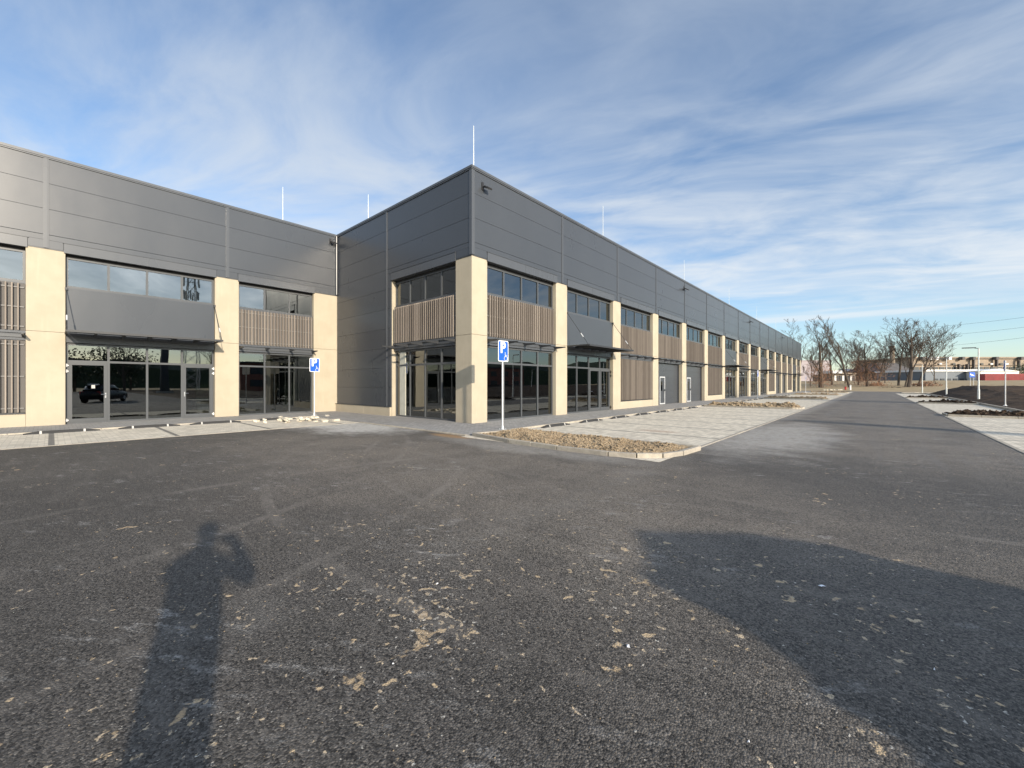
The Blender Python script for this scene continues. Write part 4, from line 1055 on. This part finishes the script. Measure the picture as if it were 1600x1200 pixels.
fb('wall', 'hall_grey', root, 1446, 1531, 0, zat(580.5, D), D, 22); fb('roof_edge', 'pale_plaster', root, 1445.5, 1531.5, zat(580.5, D), zat(577.5, D), D-.5, 23)
for i in range(7): fb('gate', 'far_window', root, 1460+i*10, 1466+i*10, 0, zat(591.5, D), D-.2, .3)
D = 160; x, y = C2W(1562, D)
root = thing('white_workshop', 'white building with a shallow gable behind the red containers', 'building', (x, y, 0))
fb('wall', 'pale_plaster', root, 1532, 1592, 0, zat(580, D), D, 18)
m = MB(); a = Vector((*C2W(1531, D-.5), 0)); b = Vector((*C2W(1593, D-.5), 0)); mid = (a+b)/2
z0, z1 = zat(580, D)+.01, zat(576, D); m.v = [tuple(p) for p in (a+UP*z0, b+UP*z0, mid+UP*z1, a+FW*19+UP*z0, b+FW*19+UP*z0, mid+FW*19+UP*z1)]
m.f = [(0, 1, 2), (5, 4, 3), (0, 2, 5, 3), (2, 1, 4, 5), (0, 3, 4, 1)]; m.build('roof', 'pale_plaster', root)
for a_, b_ in ((1536, 1548), (1552, 1562), (1566, 1572), (1576, 1588)): fb('window', 'far_window', root, a_, b_, zat(586.5, D), zat(584, D), D-.2, .3)
for i in range(2):
    D = 138; x, y = C2W(1554+i*33, D)
    root = thing('shipping_container', ['red shipping container in front of the white building, left one', 'red shipping container at the right frame edge'][i], 'container', (x, y, 0), 'red containers beyond the soil field')
    fb('box', 'container_red', root, 1539+i*33, 1570+i*33, .3, zat(585, D)+.2, D, 2.5)
    m = MB()
    for k in range(26): fbox(m, 1539.6+i*33+k*1.18, 1540.1+i*33+k*1.18, .4, zat(585, D)+.1, D-.06, .05)
    m.build('ribs', 'container_red', root)
D = 185; x, y = C2W(1275, D)
root = thing('lilac_hall', 'pale lilac windowless hall behind the bare trees at the left', 'building', (x, y, 0))
fb('wall', 'lilac_wall', root, 1225, 1299, 0, zat(564, D), D, 30); fb('roof_edge', 'lilac_wall', root, 1224.6, 1299.4, zat(564, D)+.01, zat(562.8, D), D-.3, 30.6)
D = 150; x, y = C2W(1318, D)
root = thing('low_shed', 'low shed with a bright white roof among the tree trunks', 'building', (x, y, 0))
fb('wall', 'old_plaster_dark', root, 1301, 1337, 0, zat(584.5, D), D, 10); fb('roof', 'pale_plaster', root, 1301.5, 1316, zat(583.5, D), zat(579, D), D-1, 8); fb('roof', 'old_plaster', root, 1316.5, 1338, zat(584.3, D), zat(582.5, D), D-1, 12)
for i in range(8): fb('window', 'pale_plaster' if i % 3 == 0 else 'far_window', root, 1304+i*4.1, 1306.8+i*4.1, zat(595, D), zat(587, D), D-.2, .25)
D = 230; x, y = C2W(1350, D)
root = thing('brown_hall', 'long low brown hall seen between the tree trunks', 'building', (x, y, 0))
fb('wall', 'old_plaster_dark', root, 1300, 1384, 0, zat(582, D), D, 20); fb('roof', 'old_roof', root, 1299.5, 1384.5, zat(582, D)+.01, zat(580, D), D-.5, 21)
for i in range(16): fb('window', 'far_window', root, 1303+i*5, 1306.4+i*5, zat(591, D), zat(586, D), D-.2, .3)
# dark conifer clump at right edge
def leafball(name, label, cx, cy, w, h, n, seed, mat, group):
    rs = random.Random(seed); root = thing(name, label, 'tree', (cx, cy, 0), group)
    m = MB(); m.tube([(cx, cy, 0), (cx, cy, h*.7)], [.25, .08], 6); m.build('trunk', 'bark', root)
    L_ = MB(); cl_ = [(rs.gauss(0, .45)*w, rs.gauss(0, .45)*w, h*rs.uniform(.28, .92), rs.uniform(.25, .5)*w) for _ in range(16)]
    for i in range(n):
        a, b, c_, r = rs.choice(cl_); u = Vector((rs.gauss(0, 1), rs.gauss(0, 1), rs.gauss(0, 1))).normalized(); p = Vector((cx+a, cy+b, c_))+u*r*rs.uniform(.6, 1.05)
        t_ = Vector((rs.uniform(-1, 1), rs.uniform(-1, 1), rs.uniform(-1, 1))).normalized()*rs.uniform(.12, .3); v = t_.orthogonal(); L_.poly([p-t_, p-v*.6, p+t_, p+v*.6])
    L_.build('crown', mat, root)
x, y = C2W(1604, 175); leafball('dark_tree', 'dark evergreen clump at the right frame edge behind the white building', x, y, 6, zat(571, 175), 2600, 5, 'evergreen', 'evergreens')
# hills
def ridge(d, px0, px1, top, seed, mat, label):
    m = MB(); n = 60
    for i in range(n+1):
        px_ = px0+(px1-px0)*i/n; x, y = C2W(px_, d); k = noise.fractal(Vector((i*.13, seed, 0)), 1, 2, 4); z = zat(600-(600-top)*(.8+.35*k), d)
        q = Vector((x, y, 0)); m.v += [tuple(q), tuple(q+FW*60+UP*z), tuple(q+FW*500+UP*0)]
    for i in range(n): a = i*3; m.f += [(a, a+3, a+4, a+1), (a+1, a+4, a+5, a+2)]
    m.build('hills', mat, None, S)
ridge(1500, 1100, 1700, 574, 3.3, 'forest_hazed', '')
ridge(1100, 1240, 1460, 583, 8.1, 'forest_hazed', '')
# overhead lines
for k, (pa, pb, pc) in enumerate(((508, 495, 'top'), (522, 511, 'middle'), (539, 527, 'lowest'))):
    A_ = Vector((*C2W(1400, 300), zat(pa+7, 300))); B_ = Vector((*C2W(1680, 210), zat(pb-10, 210))); pts = []
    for i in range(17): t_ = i/16; q = A_.lerp(B_, t_); q.z -= 4*t_*(1-t_)*1.2; pts.append(q)
    tag(MB().tube(pts, .055, 4).build('power_line', 'black'), pc+' of the three thin overhead lines at the upper right of the tree group', 'cable', 'overhead power lines')

# ---------------------------------------------------------------- what stands behind the camera (reflected in the glazing, casting the long shadows)
def lattice(x, y, H, w0, w1, label, extras=True):
    root = thing('lattice_mast', label, 'mast', (x, y, 0)); m = MB(); n = 14
    def crn(t, i): w = w0+(w1-w0)*t; return Vector((x+(w if i in (0, 1) else -w), y+(w if i in (1, 2) else -w), H*t))
    for i in range(4): m.tube([crn(0, i), crn(1, i)], .09, 4)
    for k in range(n):
        for i in range(4):
            m.tube([crn(k/n, i), crn((k+1)/n, (i+1) % 4)], .045, 3, False); m.tube([crn(k/n, (i+1) % 4), crn((k+1)/n, i)], .045, 3, False)
    m.build('lattice', 'galv', root)
    a = MB()
    for z in (H-1, H-4, H-7.5, H-11):
        for i in range(6):
            t_ = i*PI/3+z; c_ = Vector((x+math.cos(t_)*(w1+.9), y+math.sin(t_)*(w1+.9), z)); a.obox(c_, (.17, 0, 0), (0, .17, 0), (0, 0, 1.1))
            a.tube([Vector((x, y, z)), c_], .05, 3)
    a.build('antenna', 'pale_plaster', root)
m = MB(); n = 90
for i in range(n+1):
    t_ = -1.15+2.3*i/n; k = noise.fractal(Vector((i*.21, 5.5, 0)), 1, 2, 4); R0 = 190; q = Vector((-20+R0*math.cos(t_), R0*math.sin(t_), 0)); e = Vector((math.cos(t_), math.sin(t_), 0))
    z = 10.5+3.5*k; m.v += [tuple(q), tuple(q+e*4+UP*z*.75), tuple(q+e*12+UP*z), tuple(q+e*120)]
for i in range(n):
    a = i*4
    for j in range(3): m.f.append((a+j, a+4+j, a+5+j, a+1+j))
m.build('wooded_slope', 'evergreen', None, S)
lattice(92, 25, 33, 1.7, .7, 'lattice radio mast behind the camera, mirrored in the left wing windows')
# advertising pylon whose shadow crosses the road
tip = Vector((-2.6, 21.15, 0)); Hp = 12.0; b_ = tip-SH*Hp/math.tan(SUN_EL)
root = thing('sign_pylon', 'tall slim grey pylon behind the camera, its shadow crossing the road', 'pylon', (b_.x, b_.y, 0))
m = MB(); m.obox((b_.x, b_.y, Hp/2), Vector((-SH.y, SH.x, 0))*.5, SH*.2, UP*Hp/2); m.build('slab', 'panel', root); m = MB(); m.obox((b_.x, b_.y, .2), Vector((-SH.y, SH.x, 0))*.9, SH*.6, UP*.2); m.build('footing', 'concrete', root)
for i, (x, y, w_, h_) in enumerate(((70, -18, 6, 9), (78, -8, 7, 11), (74, 3, 6, 9.5), (82, 12, 6, 8), (66, -32, 6, 9), (90, 48, 7, 9), (70, 62, 6, 8))):
    leafball('broadleaf_tree', 'dense evergreen behind the camera, mirrored in the storefronts', x, y, w_, h_, 2200, 40+i, 'evergreen', 'evergreens behind the camera')
tr = bare_tree(0, 0, 0, 71, 'bare tree behind the camera, mirrored in the glazing', world=(48, 20), H=10, rad=.2, group='bare trees behind the camera', maxd=3)
for i, (x, y) in enumerate(((44, 34), (50, 46), (43, 58), (47, 8), (52, 72), (40, -14))): copy_tree(tr, (x, y, 0), i*1.3, label='bare tree behind the camera, mirrored in the glazing')
root = thing('brick_building', 'long red brick building to the right, outside the frame, mirrored in the storefronts', 'building', (66, 60, 0))
MB().box(60, 74, 28, 100, 0, 6.2).build('wall', 'brick', root); MB().box(59.6, 74.4, 27.6, 100.4, 6.2, 6.6).build('roof', 'old_roof', root)
for i in range(14):
    for z in (1.0, 3.8): MB().box(59.93, 60.02, 30+i*5, 32.4+i*5, z, z+1.5).build('window', 'far_window', root)

# estate car to the right of the camera: its shadow falls across the lower right of the yard
def car():
    ax = Vector((.90, .436, 0)).normalized(); ay = Vector((-ax.y, ax.x, 0))
    rear_far = Vector((2.90, 2.80, 0))           # roof corner nearest the yard
    org = rear_far-RT*.14-ay*.50-ax*.02                 # middle of the rear end at roof level
    root = thing('parked_car', 'black estate car parked right of the camera, casting the large shadow', 'car', org)
    def P(l, s_, z): return tuple(org+ax*l+ay*s_+UP*z)
    def loft(secs, name, mat, parent, smooth=True):
        m = MB(); n = len(secs[0][1])
        for l, ring_ in secs: m.v += [P(l+(q[2] if len(q) > 2 else 0), q[0], q[1]) for q in ring_]
        for k in range(len(secs)-1):
            for j in range(n): m.f.append((k*n+j, k*n+(j+1) % n, (k+1)*n+(j+1) % n, (k+1)*n+j))
        m.f.append(tuple(range(n-1, -1, -1))); m.f.append(tuple((len(secs)-1)*n+j for j in range(n)))
        return m.build(name, mat, parent, smooth=smooth)
    def rg(w, z0, z1, t=.9): return [(-w*.94, z0), (w*.94, z0), (w, z0+.15), (w, (z0+z1)/2), (w*.97, z1-.08), (w*t, z1), (-w*t, z1), (-w*.97, z1-.08), (-w, (z0+z1)/2), (-w, z0+.15)]
    body = loft([(-.28, rg(.62, .42, .80)), (-.20, rg(.72, .28, .92)), (.3, rg(.80, .22, .97)), (2.9, rg(.82, .22, .95)), (3.5, rg(.81, .22, .88)), (4.1, rg(.78, .25, .78)), (4.25, rg(.68, .34, .66))], 'body', 'car_paint', root)
    cab = loft([(-.14, rg(.56, .90, 1.0)), (.12, rg(.58, .92, 1.24, .5)), (.35, rg(.62, .92, 1.42, .68)), (1.6, rg(.66, .92, 1.50)), (2.2, rg(.66, .92, 1.43)), (2.95, rg(.62, .90, .99))], 'cabin', 'car_glass', root)
    roof = loft([(.05, rg(.34, 1.28, 1.31)), (.35, rg(.47, 1.43, 1.48)), (1.6, rg(.60, 1.49, 1.545)), (2.2, rg(.58, 1.43, 1.48))], 'roof', 'car_paint', root)
    for l in (.52, 3.35):
        for s_ in (-1, 1):
            m = MB(); m.tube([P(l, s_*.60, .32), P(l, s_*.82, .32)], .32, 20); w = m.build('wheel', 'rubber', root)
            m = MB(); m.tube([P(l, s_*.81, .32), P(l, s_*.835, .32)], .20, 12); m.build('rim', 'galv', w)
    for s_ in (-1, 1):
        m = MB(); m.obox(P(-.2, s_*.58, .80), ax*.04, ay*.13, UP*.12); m.build('tail_light', 'red_paint', root)
        m = MB(); m.obox(P(4.12, s_*.58, .62), ax*.06, ay*.16, UP*.06); m.build('headlight', 'galv', root)
        m = MB(); m.obox(P(2.55, s_*.90, 1.0), ax*.06, ay*.09, UP*.06); m.build('mirror', 'car_paint', root)
car()

# the photographer, behind the lens
def person():
    root = thing('person', 'person in a dark jacket and jeans holding up a phone, behind the camera', 'person', (.10, -.27, 0))
    O = Vector((.10, -.27, 0))
    f = FW; r = RT
    def P(a, b, z): return O+r*a+f*b+UP*z
    V = []; E_ = []; R_ = []
    def add(p, rad, prev=None):
        V.append(tuple(p)); R_.append(rad)
        if prev is not None: E_.append((prev, len(V)-1))
        return len(V)-1
    pel = add(P(0, 0, .96), .15); w = add(P(0, 0, 1.12), .16, pel); ch = add(P(0, .01, 1.32), .18, w); nb = add(P(0, .0, 1.47), .085, ch); nk = add(P(0, .02, 1.54), .058, nb)
    hd = add(P(0, .03, 1.62), .085, nk); ht = add(P(0, .03, 1.71), .085, hd)
    hands = []
    for s_ in (-1, 1):
        hp = add(P(s_*.085, 0, .86), .095, pel); kn = add(P(s_*.095, .03, .50), .068, hp); an = add(P(s_*.10, 0, .10), .046, kn); to = add(P(s_*.12, .17, .045), .042, an)
        sh = add(P(s_*.17, 0, 1.42), .080, ch); el = add(P(s_*.36 if s_ > 0 else -.32, .10, 1.26), .075, sh); wr = add(P(s_*.13, .24, 1.50), .045, el); pm = add(P(s_*.095, .27, 1.53), .036, wr)
        hands.append((s_, pm))
        for k in range(4):
            a0 = add(P(s_*.082, .262+.004*k, 1.555-.022*k), .011, pm); a1 = add(P(s_*.062, .242, 1.565-.022*k), .010, a0); add(P(s_*.045, .24, 1.562-.022*k), .009, a1)
        t0 = add(P(s_*.085, .25, 1.50), .013, pm); add(P(s_*.06, .235, 1.515), .011, t0)
    me = bpy.data.meshes.new('body'); me.from_pydata([tuple(Vector(v)-O) for v in V], E_, [])
    o = bpy.data.objects.new('body', me); COL.objects.link(o)
    sk = o.modifiers.new('s', 'SKIN'); sb = o.modifiers.new('d', 'SUBSURF'); sb.levels = 2; sb.render_levels = 2
    for i, rr in enumerate(R_): me.skin_vertices[0].data[i].radius = (rr, rr)
    me.skin_vertices[0].data[0].use_root = True
    dg = bpy.context.evaluated_depsgraph_get(); dg.update()
    nm = bpy.data.meshes.new_from_object(o.evaluated_get(dg)); bpy.data.objects.remove(o); nm.name = 'body'
    nm.materials.clear()
    for k in ('skin', 'jacket', 'jeans', 'black'): nm.materials.append(MATS[k])
    for p in nm.polygons:
        c = p.center; hx = c.dot(r); fy = c.dot(f)
        p.use_smooth = True
        if c.z > 1.49 and abs(hx) < .2: p.material_index = 0
        elif fy > .22 and c.z > 1.44: p.material_index = 0
        elif c.z > .92: p.material_index = 1
        elif c.z > .10: p.material_index = 2
        else: p.material_index = 3
    b = link('body', nm, O, root)
    def ell(name, mat, c, rx, ry, rz, cut=None, seg=14):
        bm = bmesh.new(); bmesh.ops.create_uvsphere(bm, u_segments=seg, v_segments=10, radius=1)
        for v in bm.verts: v.co = r*v.co.x*rx+f*v.co.y*ry+UP*v.co.z*rz
        m_ = bpy.data.meshes.new(name); bm.to_mesh(m_); bm.free(); m_.materials.append(MATS[mat])
        for p in m_.polygons: p.use_smooth = True
        return link(name, m_, c, root)
    ell('hair', 'hair', P(0, .012, 1.705), .093, .102, .088)
    for s_ in (-1, 1):
        ell('ear', 'skin', P(s_*.085, .03, 1.65), .014, .022, .032); ell('eye', 'white_paint', P(s_*.032, .112, 1.655), .013, .008, .008)
    ell('nose', 'skin', P(0, .125, 1.625), .014, .022, .022); ell('mouth', 'skin', P(0, .116, 1.585), .026, .01, .008)
    # phone held across, lens at the camera
    m = MB(); c = Vector((0, 0, 1.545))-f*.075; m.obox(c, r*.075, f*.004, UP*.037); ph = m.build('phone', 'black', None)
    tag(ph, 'black phone held sideways by the person behind the camera', 'phone')
person()
for o in bpy.data.objects:
    if '_w' in o: del o['_w']
